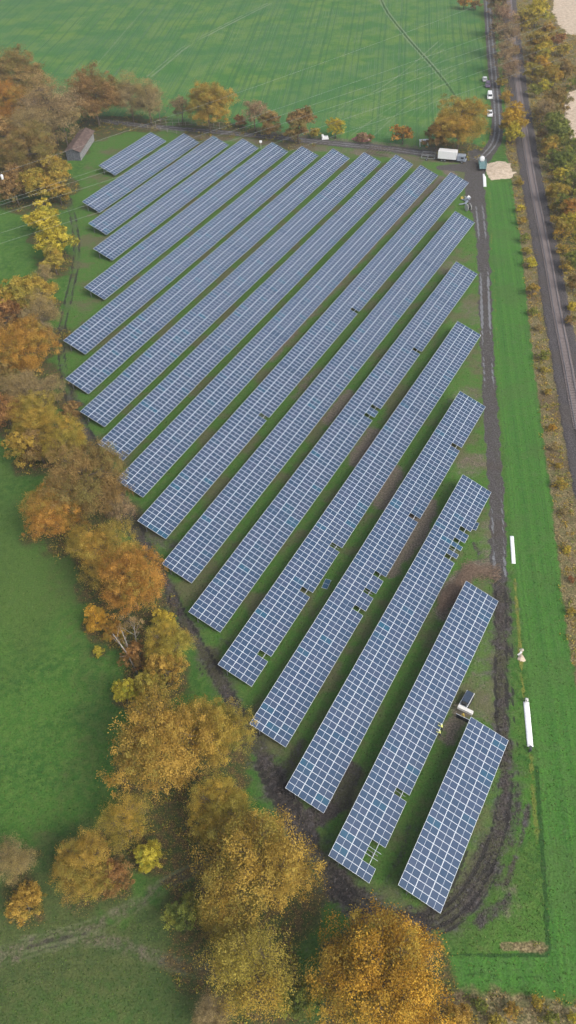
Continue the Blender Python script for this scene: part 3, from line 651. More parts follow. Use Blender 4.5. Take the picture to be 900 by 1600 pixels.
for i in range(18):
    P0 = R_AX*CC[i]+L_AX*SS[i]
    lab = extra.get(i, 'unbroken long solar row, the %s counted from the shortest row by the barn' % ordn[i])
    root = empty('solar_row', (P0[0], P0[1], 0), -.5296303, lab, 'solar panel row', 'rows of ground-mounted solar panels')
    n = NN[i]; pit = (EE[i]-SS[i])/n; zc = LOW+math.sin(TAU)*WW/2
    holes = set(HOLES.get(i+1, ())); todo = []
    tabn = 14 if i % 2 else 13
    dz = {k: rng.normal(0, .025) for k in range(200//tabn+2)}; dt = {k: rng.normal(0, .010) for k in range(200//tabn+2)}
    for j in range(n):
        for cidx in range(3):
            if cidx == 2 and j in holes: continue
            k = j//tabn; ta = TAU+dt[k]; xo = (cidx-1)*(ML+.028)
            todo.append((j, (xo*math.cos(ta), (j+.5)*pit, zc+dz[k]-xo*math.sin(ta)), ta))
    todo.sort(key=lambda q: q[0])
    for j, loc, ta in todo[:99]:
        o = bpy.data.objects.new('solar_panel', mod_mesh); o.location = loc; o.rotation_euler = (0, ta, 0); link(o, root)
    rest = todo[99:]
    if rest:
        Vs = []; Fs = []; tone = []
        for q, (j, loc, ta) in enumerate(rest):
            ca, sa = math.cos(ta), math.sin(ta); v = mV.copy(); x = v[:, 0]*ca+v[:, 2]*sa; z = -v[:, 0]*sa+v[:, 2]*ca
            Vs.append(np.stack([x+loc[0], v[:, 1]+loc[1], z+loc[2]], -1)); Fs.append(mF+len(mV)*q); tone.append(np.full(len(mF), rng.random()))
        me = mesh_np('far_solar_panels', np.concatenate(Vs), np.concatenate(Fs), [frame_m, glass_a], np.tile(mM, len(rest)), attrs={'tone': ('FACE', 'FLOAT', np.concatenate(tone))})
        tag(link(bpy.data.objects.new('far_solar_panels', me), root), kind='stuff')
    # steel structure: posts, sloping beams, long purlins
    fb = MB(); span = 3*pit; yy = .6*pit
    while yy < n*pit:
        fb.box((-2.0, yy, (LOW+math.sin(TAU)*(WW/2+2.1)-.2)/2), (.10, .14, LOW+math.sin(TAU)*(WW/2+2.1)-.2))
        fb.box((1.9, yy, (LOW+math.sin(TAU)*(WW/2-2.0)-.2)/2), (.10, .14, LOW+math.sin(TAU)*(WW/2-2.0)-.2))
        fb.box((0, yy, zc-.22), (5.8, .06, .12), ry=TAU); yy += span
    for xo in (-ML*1.26, -ML*.76, -ML*.25, ML*.25):
        fb.box((xo*math.cos(TAU), n*pit/2, zc-.12-xo*math.sin(TAU)), (.06, n*pit-.1, .08), ry=TAU)
    fb.build('support_frame', alum, root)
    if holes:
        rb = MB()
        for j in sorted(holes):
            xo = ML+.028
            rb.box((xo*math.cos(TAU), (j+.5)*pit, zc-.09-xo*math.sin(TAU)), (.06, pit*1.2, .05), ry=TAU)
            for jj in (j, j+1):
                if (jj-1 in holes and jj in holes):
                    xo2 = ML*.95; rb.box((xo2*math.cos(TAU), jj*pit, zc-.055-xo2*math.sin(TAU)), (ML*.95, .06, .05), ry=TAU)
        rb.build('bare_rail', frame_m, root)
def loose_panel(p, rz, rx, ry, lab, part=None):
    o = bpy.data.objects.new('loose_solar_panel', mod_mesh); o.location = p; o.rotation_euler = (rx, ry, rz); link(o)
    return tag(o, lab, 'solar panel', 'solar panels not yet mounted')
a = G(510, 913); loose_panel((a[0], a[1], .12), rad(65), rad(0), rad(-2), 'single framed solar panel lying flat on the grass between two rows')
a = G(742, 822, .3); loose_panel((a[0], a[1], .35), rad(62), rad(1), rad(3), 'single blue solar panel half pushed under the edge of a row')

# ------------------------------------------------------------------ tree meshes
def tube_np(pts, rs, n=5):
    m_ = MB(); m_.tube(pts, rs, n, cap=False); return m_
def tree_mesh(seed, r, h, lobes, clumps, leaves, size, low=.12, sparse=False, trunk_r=.32, flat=False, limb=True, lobe_r=.42):
    rg = np.random.default_rng(seed); trunk = MB()
    cz0 = h*low; c = (h-cz0)/2; zc = cz0+c
    base = [Vector((0, 0, -.3)), Vector((rg.normal(0, .15), rg.normal(0, .15), h*.2)), Vector((rg.normal(0, .3), rg.normal(0, .3), h*.5)), Vector((rg.normal(0, .4), rg.normal(0, .4), h*.82))]
    trunk.tube(base, [trunk_r*1.25, trunk_r, trunk_r*.6, trunk_r*.12], 7)
    lc = []; lr = []
    for k in range(lobes):
        u = (k+.5)/lobes; th = k*2.39996+rg.normal(0, .35); cz = 1-1.8*u+rg.normal(0, .08); s = math.sqrt(max(.05, 1-min(1, abs(cz))**2))
        q = rg.uniform(.50, .74)
        lc.append(np.array([math.cos(th)*s*r*q, math.sin(th)*s*r*q, zc+cz*c*q])); lr.append(r*lobe_r*rg.uniform(.6, 1.32))
    lc.append(np.array([0, 0, zc+c*.2])); lr.append(r*.5)
    cl = []; clg = []; weights = np.array(lr)**2; weights /= weights.sum(); pick = rg.choice(len(lc), clumps, p=weights)
    lg = rg.random(len(lc))
    for i in pick:
        d = rg.normal(0, 1, 3); d[2] = abs(d[2])*1.0-.35*rg.random(); d /= np.linalg.norm(d); rr = lr[i]*rg.uniform(.55, 1.08) if rg.random() < .85 else lr[i]*rg.uniform(.1, .6)
        p = lc[i]+d*rr*np.array([1, 1, .85]); p[2] = max(p[2], .4 if low < .1 else h*low*.6); cl.append(p); clg.append(lg[i]*.6+rg.random()*.4)
    cl = np.array(cl)
    for i, (q, rr) in enumerate(zip(lc, lr)):
        t0 = .25+.5*max(0, (q[2]-cz0)/h); st = base[1].lerp(base[3], min(1, max(0, (t0-.2)/.62))); en = Vector(q); mid = st.lerp(en, .5)+Vector((0, 0, -.06*r))
        tr = trunk_r*.42; trunk.tube([st, mid, en], [tr, tr*.7, tr*.35], 5, cap=False)
        sel = np.where(pick == i)[0][:(30 if sparse else 22)]
        for s2 in sel:
            e2 = Vector(cl[s2]); m2 = mid.lerp(e2, .55)+Vector(rg.normal(0, .05*r, 3)); trunk.tube([en.lerp(mid, rg.random()*.6), m2, e2], [tr*.35, tr*.22, tr*.06], 3, cap=False)
    N = leaves; ci = rg.integers(0, clumps, N); cr = r*.058*(1.35 if sparse else 1)*rg.uniform(.55, 1.5, clumps)[ci][:, None]
    pos = cl[ci]+rg.normal(0, 1, (N, 3))*cr*np.array([1, 1, .7])
    nrm = (cl[ci]-np.array([0, 0, zc-c*.3]))/r*.8+rg.normal(0, .75, (N, 3)); nrm /= np.linalg.norm(nrm, axis=1)[:, None]
    a = np.cross(nrm, rg.normal(0, 1, (N, 3))); a /= np.linalg.norm(a, axis=1)[:, None]; b = np.cross(nrm, a)
    sz = size*rg.uniform(.6, 1.35, N)[:, None]
    V = np.stack([pos+a*sz*.62, pos+b*sz*.42+nrm*sz*.1, pos-a*sz*.62, pos-b*sz*.42+nrm*sz*.1], 1).reshape(-1, 3); Fq = np.arange(4*N).reshape(N, 4)
    cv = rg.random(clumps); leaf = np.clip(cv[ci]*.8+rg.random(N)*.2, 0, 1); cg = np.array(clg)[ci]
    me = mesh_np('crown', V, Fq, [LEAF['gold']], attrs={'leaf': ('FACE', 'FLOAT', leaf), 'clump': ('FACE', 'FLOAT', cg)})
    return (me, trunk.mesh('trunk', [bark], True), r, h)
VAR = {
 'big': [tree_mesh(100+k, 9, 17.8, 22, 620, 62000, .19, .04) for k in range(5)],
 'sparse': [tree_mesh(200+k, 8, 16.5, 18, 520, 28000, .17, .05, True) for k in range(3)],
 'mid': [tree_mesh(300+k, 4, 8.2, 13, 230, 12000, .21, .02, trunk_r=.18) for k in range(4)],
 'midsparse': [tree_mesh(400+k, 4, 9.5, 11, 260, 6500, .17, .10, True, trunk_r=.16) for k in range(3)],
 'shrub': [tree_mesh(500+k, 2, 3.2, 8, 130, 3500, .16, .02, trunk_r=.08) for k in range(3)],
 'birch': [tree_mesh(600, 2.6, 11, 5, 26, 700, .2, .35, True, trunk_r=.15)],
}
VAR['birch'][0][1].materials[0] = birch
NAMES = {'big': ('broadleaf_tree', 'tree'), 'sparse': ('thinning_tree', 'tree'), 'mid': ('small_tree', 'tree'), 'midsparse': ('bare_tree', 'tree'), 'shrub': ('bush', 'bush'), 'birch': ('birch_tree', 'tree')}
for k, ((px, py, rp, colr, form, lab), (tx, ty, r, hh)) in enumerate(zip(TREES, TP)):
    vs = VAR[form]; cm, tm, r0, h0 = vs[(k*7+px) % len(vs)]; sx = r/r0; sz_ = hh/h0
    nm, ct = NAMES[form]
    root = empty(nm, (tx, ty, 0), random.random()*6.28, lab, ct, 'trees and bushes around the solar farm')
    root.scale = (sx, sx, sz_)
    cr = link(bpy.data.objects.new('crown', cm), root); cr.material_slots[0].link = 'OBJECT'; cr.material_slots[0].material = LEAF[colr]
    link(bpy.data.objects.new('trunk' if form != 'shrub' else 'stem', tm), root)
# leaning pale birch stems seen against the shade
for (a, b, lab) in (((215, 1052), (176, 990), 'long pale leaning birch stem, left one of two beside the white birch'), ((203, 1030), (190, 985), 'short pale leaning birch stem nearest the white birch')):
    p = G(*a, 0.3); q = G(*b, 9.0); m_ = MB(); m_.tube([p, p+(q-p)*.5+np.array([.2, .1, .3]), q], [.16, .12, .05], 7)
    for k in range(5):
        s_p = p+(q-p)*(.45+.1*k); m_.tube([s_p, s_p+np.array([random.uniform(-1.4, 1.4), random.uniform(-1.4, 1.4), 1.4])], [.05, .015], 4)
    o = m_.build('leaning_birch', birch, None, True); tag(o, lab, 'birch tree', 'pale birch stems in the left tree belt')

# ------------------------------------------------------------------ ground cover (stuff)
def leaf_mass(name, pts, size, mats, lab, cat_, up=.5, hgt=.3, seed=1, fm=None):
    rg = np.random.default_rng(seed); N = len(pts); pos = np.array(pts)
    nrm = rg.normal(0, 1, (N, 3)); nrm[:, 2] = abs(nrm[:, 2])+up; nrm /= np.linalg.norm(nrm, axis=1)[:, None]
    a = np.cross(nrm, rg.normal(0, 1, (N, 3))); a /= np.linalg.norm(a, axis=1)[:, None]; b = np.cross(nrm, a); sz = size*rg.uniform(.5, 1.4, N)[:, None]
    V = np.stack([pos+a*sz*.6, pos+b*sz*.4, pos-a*sz*.6, pos-b*sz*.4], 1).reshape(-1, 3)
    me = mesh_np(name, V, np.arange(4*N).reshape(N, 4), mats, fm, attrs={'leaf': ('FACE', 'FLOAT', rg.random(N)), 'clump': ('FACE', 'FLOAT', rg.random(N))})
    o = link(bpy.data.objects.new(name, me)); return tag(o, lab, cat_, kind='stuff')
def in_mask(mask, n, seed, thr=.4):
    rg = np.random.default_rng(seed); out = []
    area = np.outer(np.gradient(xs), np.gradient(ys)); w_ = (mask*(mask > thr)*area)
    px_, py_ = px_of(X, Y); w_ = w_*((px_ > -60) & (px_ < 960) & (py_ > -30) & (py_ < 1660)); pr = (w_/w_.sum()).ravel()
    i = rg.choice(len(pr), n, p=pr); x = X.ravel()[i]+rg.uniform(-.3, .3, n); y = Y.ravel()[i]+rg.uniform(-.3, .3, n); return np.stack([x, y, Z.ravel()[i]], -1)
near_w = np.clip(1.2-Y/220, .1, 1)
p = in_mask(litter*near_w, 26000, 5); p[:, 2] += .03
leaf_mass('fallen_leaves', p, .125, [LEAF['brown'], LEAF['gold'], LEAF['brown']], 'fallen autumn leaves scattered under the left tree belt', 'leaf litter', 2.5, seed=2, fm=rng.integers(0, 3, 26000))
# undergrowth clumps in the belt
cc = in_mask(litter, 800, 8, .5); pts = []
for c0 in cc:
    rr = rng.uniform(.4, 1.3); k = int(45*rr); d = rng.normal(0, 1, (k, 3))*np.array([rr*.6, rr*.6, rr*.45]); d[:, 2] = abs(d[:, 2]); pts.append(c0+d)
pts = np.concatenate(pts); leaf_mass('undergrowth', pts, .26, [LEAF['olive'], LEAF['brown'], LEAF['green']], 'low tangled undergrowth between the trees of the left belt', 'undergrowth', .4, seed=3, fm=rng.integers(0, 3, len(pts)))
# rough grass and scrub on the verge
cc = in_mask(dry*(1-np.clip(m_ballast*2, 0, 1))*(1-np.clip(sand*2, 0, 1)), 5200, 9, .5); pts = []; fmv = []
for c0 in cc:
    rr = rng.uniform(.25, .8)*(1.6 if c0[0] > 75 and c0[1] > 200 and rng.random() < .5 else 1); k = int(34*rr)+6; d = rng.normal(0, 1, (k, 3))*np.array([rr*.6, rr*.6, rr*.5]); d[:, 2] = abs(d[:, 2]); pts.append(c0+d); fmv += [int(rng.choice(4, p=[.26, .34, .16, .24]))]*k
pts = np.concatenate(pts); leaf_mass('verge_scrub', pts, .22, [LEAF['grey'], LEAF['olive'], LEAF['gold'], LEAF['green']], 'rough dry scrub and tall weeds along the railway verge', 'scrub', .3, seed=4, fm=fmv)
# grass tufts in the meadows near the camera
gm = np.clip(1-litter*1.5-mud*2-gravel*2-dry*2-strip*.3-crop*2-bare, 0, 1)*np.clip(1.0-(Y-30)/230, 0, 1)
p = in_mask(gm, 60000, 12, .1); p[:, 2] += .04
gmat = foliage_mat('grass_blades', (.040, .105, .018), (.085, .150, .030), (.10, .14, .04)); gmat2 = foliage_mat('grass_blades_pale', (.10, .16, .05), (.14, .18, .06), (.05, .10, .02))
leaf_mass('grass_tufts', p, .20, [gmat, gmat2], 'short uneven grass tufts over the meadows and between the rows', 'grass', .3, seed=6, fm=(rng.random(60000) < .12).astype(int))
# brushwood heap
stick = simple('brushwood', (.23, .16, .11), .9, nz=.3)
bw = MB()
for k in range(1500):
    if random.random() < .7: u = random.random(); q = (690+45*u+random.gauss(0, 4), 945-50*u+random.gauss(0, 7)); an = rad(62)+random.gauss(0, .5)
    else: u = random.random(); q = (725+55*u, 890+random.gauss(0, 6)+6*u); an = rad(10)+random.gauss(0, .6)
    p = G(*q, .1); L_ = random.uniform(.6, 2.0); dx, dy = math.cos(an)*L_/2, math.sin(an)*L_/2; z = random.uniform(.04, .4)
    bw.tube([(p[0]-dx, p[1]-dy, z), (p[0]+dx, p[1]+dy, z+random.uniform(-.03, .2))], [.035, .02], 3, cap=False)
tag(bw.build('brushwood', stick), 'spread heap of cut brown brushwood between two rows and the track', 'brushwood', kind='stuff')

p = in_mask(np.clip(np.maximum(m_mud, mudx)-rut*.5, 0, 1)*near_w, 9000, 15, .45); p[:, 2] += .02
clod = simple('mud_clods', (.075, .062, .054), .85, nz=.3); clod2 = simple('wet_mud', (.035, .03, .028), .35, nz=.2)
leaf_mass('mud_clods', p, .22, [clod, clod2], 'churned clods of mud lying in the dirt track', 'mud clods', .2, seed=16, fm=(rng.random(9000) < .3).astype(int))
# ------------------------------------------------------------------ railway
steel = simple('rail_steel', (.24, .24, .26), .5, .2); conc = simple('sleeper_concrete', (.215, .18, .175), .85, nz=0)
RL = np.array([G(a, b)[:2] for a, b, _ in smooth([(*q,) for q in rail_line], 1)])
seg = np.linalg.norm(np.diff(RL, axis=0), axis=1); acc = np.concatenate([[0], np.cumsum(seg)])[::1]
def rail_at(s):
    x = np.interp(s, acc, RL[:, 0]); y = np.interp(s, acc, RL[:, 1]); e = .5
    tx = np.interp(s+e, acc, RL[:, 0])-np.interp(s-e, acc, RL[:, 0]); ty = np.interp(s+e, acc, RL[:, 1])-np.interp(s-e, acc, RL[:, 1]); n = math.hypot(tx, ty)+1e-9
    return x, y, tx/n, ty/n
rt = empty('railway_track', (*rail_at(acc[-1])[:2], 0), 0, 'single railway track on grey ballast running down the right side', 'railway track')
ro = np.array(rt.location)
for sgn in (-1, 1):
    m_ = MB(); V = []; ss = np.arange(1, acc[-1]-1, 4.0)
    prof = [(-.07, .0), (.07, .0), (.035, .16), (-.035, .16)]
    for s in ss:
        x, y, tx, ty = rail_at(s); nx_, ny_ = ty, -tx
        for a, z in prof: V.append((x+nx_*(sgn*.7525+a)-ro[0], y+ny_*(sgn*.7525+a)-ro[1], .56+z))
    Fs = [(i*4+k, i*4+(k+1) % 4, (i+1)*4+(k+1) % 4, (i+1)*4+k) for i in range(len(ss)-1) for k in range(4)]
    m_.poly(V, Fs); m_.build('rail', steel, rt)
sm = MB(); sm.box((0, 0, 0), (2.5, .24, .2), taper=(.98, .8)); sl_me = sm.mesh('sleeper', [conc]); cnt = 0; rest = MB(); sv = sm.v
s = acc[-1]-1
while s > 2:
    x, y, tx, ty = rail_at(s); ppx, ppy = px_of(x, y); an = math.atan2(ty, tx)-math.pi/2
    if ppx < 905 and cnt < 100:
        o = bpy.data.objects.new('sleeper', sl_me); o.location = (x-ro[0], y-ro[1], .47); o.rotation_euler = (0, 0, an); link(o, rt); cnt += 1
    elif ppx < 905:
        rest.box((x-ro[0], y-ro[1], .47), (2.5, .24, .2), rz=an, taper=(.98, .8))
    s -= .62
tag(rest.build('far_sleepers', conc, rt), kind='stuff')

# ------------------------------------------------------------------ barn
plank = simple('weathered_planks', (.30, .30, .31), .85, nz=.3, sc=2); plank_d = simple('dark_planks', (.11, .12, .14), .85, nz=.3, sc=2); roofm = simple('rusty_roof', (.15, .105, .09), .8, nz=.3, sc=1)
a = G(127, 251); b = G(148, 219); c = G(104, 248)
a, b, c = (Vector(q) for q in (a, b, c)); ux = (b-a); Lb = ux.length; ux.normalize(); uy = Vector((-ux.y, ux.x, 0)); Wb = 5.2
an = math.atan2(ux.y, ux.x)
barn = empty('barn', a, an, 'old grey plank barn with brown roof at the edge of the wood', 'barn')
def wallbox(nm, c_, d_, mt):
    m_ = MB(); m_.box(c_, d_); return m_.build(nm, mt, barn)
for k in range(int(Lb/3)): pass
m_ = MB(); nb = int(Lb/.5)
for k in range(nb): m_.box(((k+.5)*Lb/nb, .06+(.03 if k % 2 else 0), 1.6), (Lb/nb-.03, .08, 3.2))
m_.build('long_wall', plank, barn)
m_ = MB(); m_.box((Lb/2, Wb-.1, 1.6), (Lb, .1, 3.2)); m_.build('back_wall', plank_d, barn)
for x_ in (.06, Lb-.06):
    m_ = MB(); m_.face([(x_, .12, 0), (x_, Wb-.16, 0), (x_, Wb-.16, 3.2), (x_, Wb/2, 4.2), (x_, .12, 3.2)]); m_.face([(x_+.06, .12, 3.2), (x_+.06, Wb/2, 4.2), (x_+.06, Wb-.16, 3.2), (x_+.06, Wb-.16, 0), (x_+.06, .12, 0)])
    for k in range(5): m_.box((x_-.05 if x_ < 1 else x_+.1, .6+k*.98, 1.5), (.05, .12, 2.9))
    m_.build('gable_wall', plank_d, barn)
for sgn, nm in ((0, 'roof'), (1, 'roof')):
    y0_, y1_ = (-.5, Wb/2) if sgn == 0 else (Wb+.5, Wb/2); m_ = MB(); z0_, z1_ = 3.1, 4.36
    m_.poly([(-.5, y0_, z0_), (Lb+.5, y0_, z0_), (Lb+.5, y1_, z1_), (-.5, y1_, z1_), (-.5, y0_, z0_+.1), (Lb+.5, y0_, z0_+.1), (Lb+.5, y1_, z1_+.1), (-.5, y1_, z1_+.1)], [(0, 3, 2, 1), (4, 5, 6, 7), (0, 1, 5, 4), (1, 2, 6, 5), (2, 3, 7, 6), (3, 0, 4, 7)])
    for k in range(int(Lb/.6)):
        xx = k*.6; m_.tube([(xx, y0_, z0_+.12), (xx, y1_, z1_+.12)], .05, 4)
    m_.build(nm, roofm, barn)

# ------------------------------------------------------------------ vehicles
white = simple('white_paint', (.78, .79, .80), .35, nz=.03); purple = simple('dark_plum_paint', (.13, .09, .16), .3, nz=.05); dark = simple('rubber', (.025, .025, .027), .8); glassv = simple('dark_window', (.03, .035, .045), .12, nz=.05)
grey_p = simple('grey_blue_paint', (.26, .30, .36), .5, nz=.2); teal = simple('teal_paint', (.15, .27, .28), .5, nz=.15); yellowp = simple('yellow_paint', (.62, .45, .08), .5, nz=.1); hivis = simple('hi_vis_cloth', (.80, .82, .25), .8, nz=.08); trous = simple('dark_trousers', (.05, .055, .07), .9)
skin = simple('skin', (.55, .36, .27), .6, nz=.05); ply = simple('pale_board', (.72, .70, .66), .7, nz=.06); tarp = simple('white_fleece', (.80, .82, .82), .8, nz=.05, sc=5); red = simple('red_paint', (.45, .10, .08), .5)
def wheel(parent, x, y, r=.34, w_=.22, nm='wheel'):
    m_ = MB(); m_.tube([(x, y-w_/2, r), (x, y+w_/2, r)], r, 14); o = m_.build(nm, dark, parent)
    k = MB(); k.tube([(x, y-w_/2-.01, r), (x, y+w_/2+.01, r)], r*.55, 10); k.build('rim', alum, o); return o
def car(p, an, mt, kind, lab):
    L_, W_, Hh = {'hatch': (3.9, 1.72, 1.5), 'suv': (4.5, 1.85, 1.68), 'van': (5.0, 1.95, 1.95), 'pickup': (5.1, 1.9, 1.8)}[kind]
    t_ = empty('parked_' + ('car' if kind in ('hatch', 'suv') else 'van' if kind == 'van' else 'pickup'), p, an, lab, 'van' if kind == 'van' else 'pickup' if kind == 'pickup' else 'car', 'vehicles parked on the lane verge')
    b = MB(); belt = .95 if kind != 'van' else 1.05
    prof = {'hatch': [(-.5, .3), (-.5, .85), (-.42, belt), (.28, belt), (.46, .72), (.5, .5), (.5, .3)], 'suv': [(-.5, .35), (-.5, .9), (-.47, belt), (.27, belt), (.47, .85), (.5, .55), (.5, .35)],
            'van': [(-.5, .3), (-.5, belt), (.32, belt), (.47, .9), (.5, .5), (.5, .3)], 'pickup': [(-.5, .4), (-.5, belt), (.2, belt), (.47, .92), (.5, .55), (.5, .4)]}[kind]
    n = len(prof); V = []
    for sy, in_ in ((-1, 0), (-1, 1), (1, 1), (1, 0)): pass
    for ysn, sc_ in ((-W_/2, .97), (-W_/2*.93, 1.0), (W_/2*.93, 1.0), (W_/2, .97)):
        for (x, z) in prof: V.append((x*L_*sc_, ysn, z if sc_ == 1 else .3+(z-.3)*.9))
    Fs = [(j*n+i, j*n+(i+1) % n, (j+1)*n+(i+1) % n, (j+1)*n+i) for j in range(3) for i in range(n)]; Fs.append(tuple(range(n-1, -1, -1))); Fs.append(tuple(3*n+i for i in range(n)))
    b.poly(V, Fs); b.build('body', mt, t_, bevel=.05)
    cx0, cx1 = {'hatch': (-.45, .2), 'suv': (-.47, .2), 'van': (-.49, .36), 'pickup': (-.12, .22)}[kind]; sl_ = .13 if kind != 'van' else .07
    cabin = MB(); zb, zt = belt-.02, Hh; w0, w1 = W_/2*.92, W_/2*.78
    lo = [(cx0*L_, -w0, zb), (cx1*L_+.25, -w0, zb), (cx1*L_+.25, w0, zb), (cx0*L_, w0, zb)]; hi = [((cx0+.04)*L_, -w1, zt), ((cx1-sl_)*L_+.25, -w1, zt), ((cx1-sl_)*L_+.25, w1, zt), ((cx0+.04)*L_, w1, zt)]
    cabin.poly(lo+hi, [(4, 5, 6, 7), (0, 1, 5, 4), (1, 2, 6, 5), (2, 3, 7, 6), (3, 0, 4, 7)]); cabin.build('roof', mt, t_, bevel=.05)
    def quad(f0, f1, i, j, nm):
        A, B_, C_, D = Vector(lo[i]), Vector(lo[j]), Vector(hi[j]), Vector(hi[i]); nn = (B_-A).cross(D-A).normalized()*.012; g_ = MB()
        def q(u, v): return (A.lerp(B_, u)).lerp(D.lerp(C_, u), v)+nn
        g_.face([q(f0, .12), q(f1, .12), q(f1, .86), q(f0, .86)]); g_.build(nm, glassv, t_)
    quad(.06, .94, 1, 2, 'windscreen')
    if kind != 'pickup': quad(.08, .92, 3, 0, 'rear_window')
    for (i, j) in ((0, 1), (2, 3)):
        if kind == 'van': quad(.70 if i == 0 else .08, .92 if i == 0 else .30, i, j, 'side_window')
        else: quad(.08, .48, i, j, 'side_window'); quad(.52, .92, i, j, 'side_window')
    if kind == 'pickup':
        bd = MB(); bd.box((-.31*L_, 0, belt+.012), (.36*L_, W_*.78, .02)); bd.build('load_bed', dark, t_)
        for sy in (-1, 1):
            r_ = MB(); r_.box((-.31*L_, sy*W_*.43, belt+.14), (.38*L_, .08, .24)); r_.build('bed_side', mt, t_)
    for sx in (-.31, .31):
        for sy in (-1, 1): wheel(t_, sx*L_, sy*(W_/2-.1))
    for sy in (-1, 1):
        h_ = MB(); h_.box((.492*L_, sy*W_*.36, .68), (.06, .3, .14)); h_.build('headlight', alum, t_)
        h_ = MB(); h_.box((-.498*L_, sy*W_*.4, .8), (.03, .2, .14)); h_.build('tail_light', red, t_)
        h_ = MB(); h_.box((cx1*L_+.05, sy*(W_/2+.08), belt+.1), (.12, .18, .14)); h_.build('mirror', mt, t_)
    return t_
ln = G(765, 118); ln2 = G(770, 180); lane_an = math.atan2(*(G(771, 120)-G(778, 190))[[1, 0]])
P3 = lambda a, b, z=0: tuple(G(a, b, z))
car(P3(757, 126), lane_an+rad(4), white, 'hatch', 'small white car, farthest of the four vehicles on the lane')
car(P3(762, 135), lane_an+math.pi, purple, 'suv', 'dark plum-coloured car parked second from the far end')
car(P3(765, 152.5), lane_an+math.pi, white, 'van', 'white van parked just behind the dark plum car')
car(P3(765, 180), lane_an+math.pi, white, 'pickup', 'white pickup standing alone nearest the lane bend')
# box truck by the farm entrance
p0 = G(697, 253); p1 = G(730, 256); an = math.atan2(p1[1]-p0[1], p1[0]-p0[0])
tk = empty('box_truck', tuple(G(706, 252)), an, 'white box truck with grey-blue cab at the farm entrance', 'truck')
m_ = MB(); m_.box((-1.6, 0, 2.35), (6.3, 2.5, 2.6)); m_.build('cargo_box', white, tk, bevel=.04)
m_ = MB(); m_.box((0, 0, .85), (9.6, 1.2, .3)); m_.build('chassis', dark, tk)
m_ = MB(); V = [(1.75, -1.15, .7), (4.9, -1.15, .7), (4.9, 1.15, .7), (1.75, 1.15, .7), (1.75, -1.1, 2.5), (4.4, -1.1, 2.5), (4.4, 1.1, 2.5), (1.75, 1.1, 2.5)]; m_.poly(V, [(3, 2, 1, 0), (4, 5, 6, 7), (0, 1, 5, 4), (1, 2, 6, 5), (2, 3, 7, 6), (3, 0, 4, 7)]); m_.build('cab', grey_p, tk, bevel=.08)
m_ = MB(); m_.box((4.68, 0, 1.85), (.06, 1.9, .8), ry=rad(-15)); m_.build('windscreen', glassv, tk)
for sy in (-1, 1):
    m_ = MB(); m_.box((3.6, sy*1.16, 1.85), (1.0, .04, .6)); m_.build('side_window', glassv, tk)
    for x_ in (-3.4, -2.3, 3.6): wheel(tk, x_, sy*1.0, .48, .3)
# small frame trailer left of it
p = G(669, 249); ft = empty('frame_trailer', tuple(p), an, 'empty low steel frame trailer behind the white box truck', 'trailer')
m_ = MB()
for y_ in (-1.1, 1.1): m_.box((0, y_, .8), (4.6, .14, .18))
for x_ in (-2.3, -.2, 2.3): m_.box((x_, 0, .8), (.14, 2.06, .18))
for x_ in (-2.23, 2.23):
    for y_ in (-1.1, 1.1): m_.box((x_, y_, 1.5), (.1, .1, 1.2))
for y_ in (-1.1, 1.1): m_.box((0, y_, 2.14), (4.6, .1, .1))
m_.build('frame', alum, ft)
m_ = MB(); m_.box((3.3, 0, .7), (2.0, .12, .12)); m_.build('drawbar', alum, ft)
for sy in (-1, 1): wheel(ft, -.3, sy*1.3, .42, .24)
# teal stake trailer with white tank
p = G(754, 266); q = G(751, 247); an2 = math.atan2(q[1]-p[1], q[0]-p[0])
st_ = empty('stake_trailer', tuple(G(753, 262)), an2, 'teal slat-sided trailer with a white tank at its front, beside the sandy patch', 'trailer')
m_ = MB(); m_.box((0, 0, 1.0), (6.4, 2.1, .18)); m_.build('deck', teal, st_)
m_ = MB()
for sy in (-1, 1):
    for k in range(7): m_.box((-3.0+k*.75, sy*1.1, 1.75), (.14, .08, 1.3))
    m_.box((-.75, sy*1.15, 2.42), (4.7, .08, .14))
m_.build('stake_side', teal, st_)
m_ = MB(); m_.tube([(1.9, 0, 1.95), (1.95, 0, 1.95), (3.1, 0, 1.95), (3.15, 0, 1.95)], [.5, .85, .85, .5], 16); m_.build('tank', white, st_, True)
for sy in (-1, 1):
    for x_ in (-2.0, 2.0): wheel(st_, x_, sy*1.0, .45, .28)
# loader with a stack of panels near the last row
p = G(728, 1098); q1 = G(736.5, 1089.5); q0 = G(719, 1121); anl = math.atan2(q1[1]-q0[1], q1[0]-q0[0])
ld = empty('tracked_carrier', (G(728.5, 1097)[0], G(728.5, 1097)[1], 0), anl, 'small tracked carrier with white side rails holding a dark stack of panels', 'carrier')
m_ = MB(); m_.box((.1, 0, .72), (3.0, 1.2, .1)); m_.build('deck', grey_p, ld)
for sy in (-1, 1):
    m_ = MB(); m_.box((-.15, sy*.66, .84), (3.6, .08, .12)); m_.build('side_rail', white, ld)
    m_ = MB(); V = []; m_.tube([(-1.1, sy*.5, .33), (1.2, sy*.5, .33)], .33, 12); m_.box((.05, sy*.5, .33), (2.3, .40, .64)); m_.build('track', dark, ld)
m_ = MB(); m_.box((1.62, 0, .84), (.07, 1.24, .12)); m_.build('end_rail', white, ld)
m_ = MB(); m_.box((-1.1, 0, 1.0), (.5, .9, .45)); m_.build('engine_cover', dark, ld, bevel=.04)
pk = MB()
for k in range(7): pk.box((.35+random.uniform(-.02, .02), random.uniform(-.02, .02), .80+k*.055), (2.25, 1.1, .045))
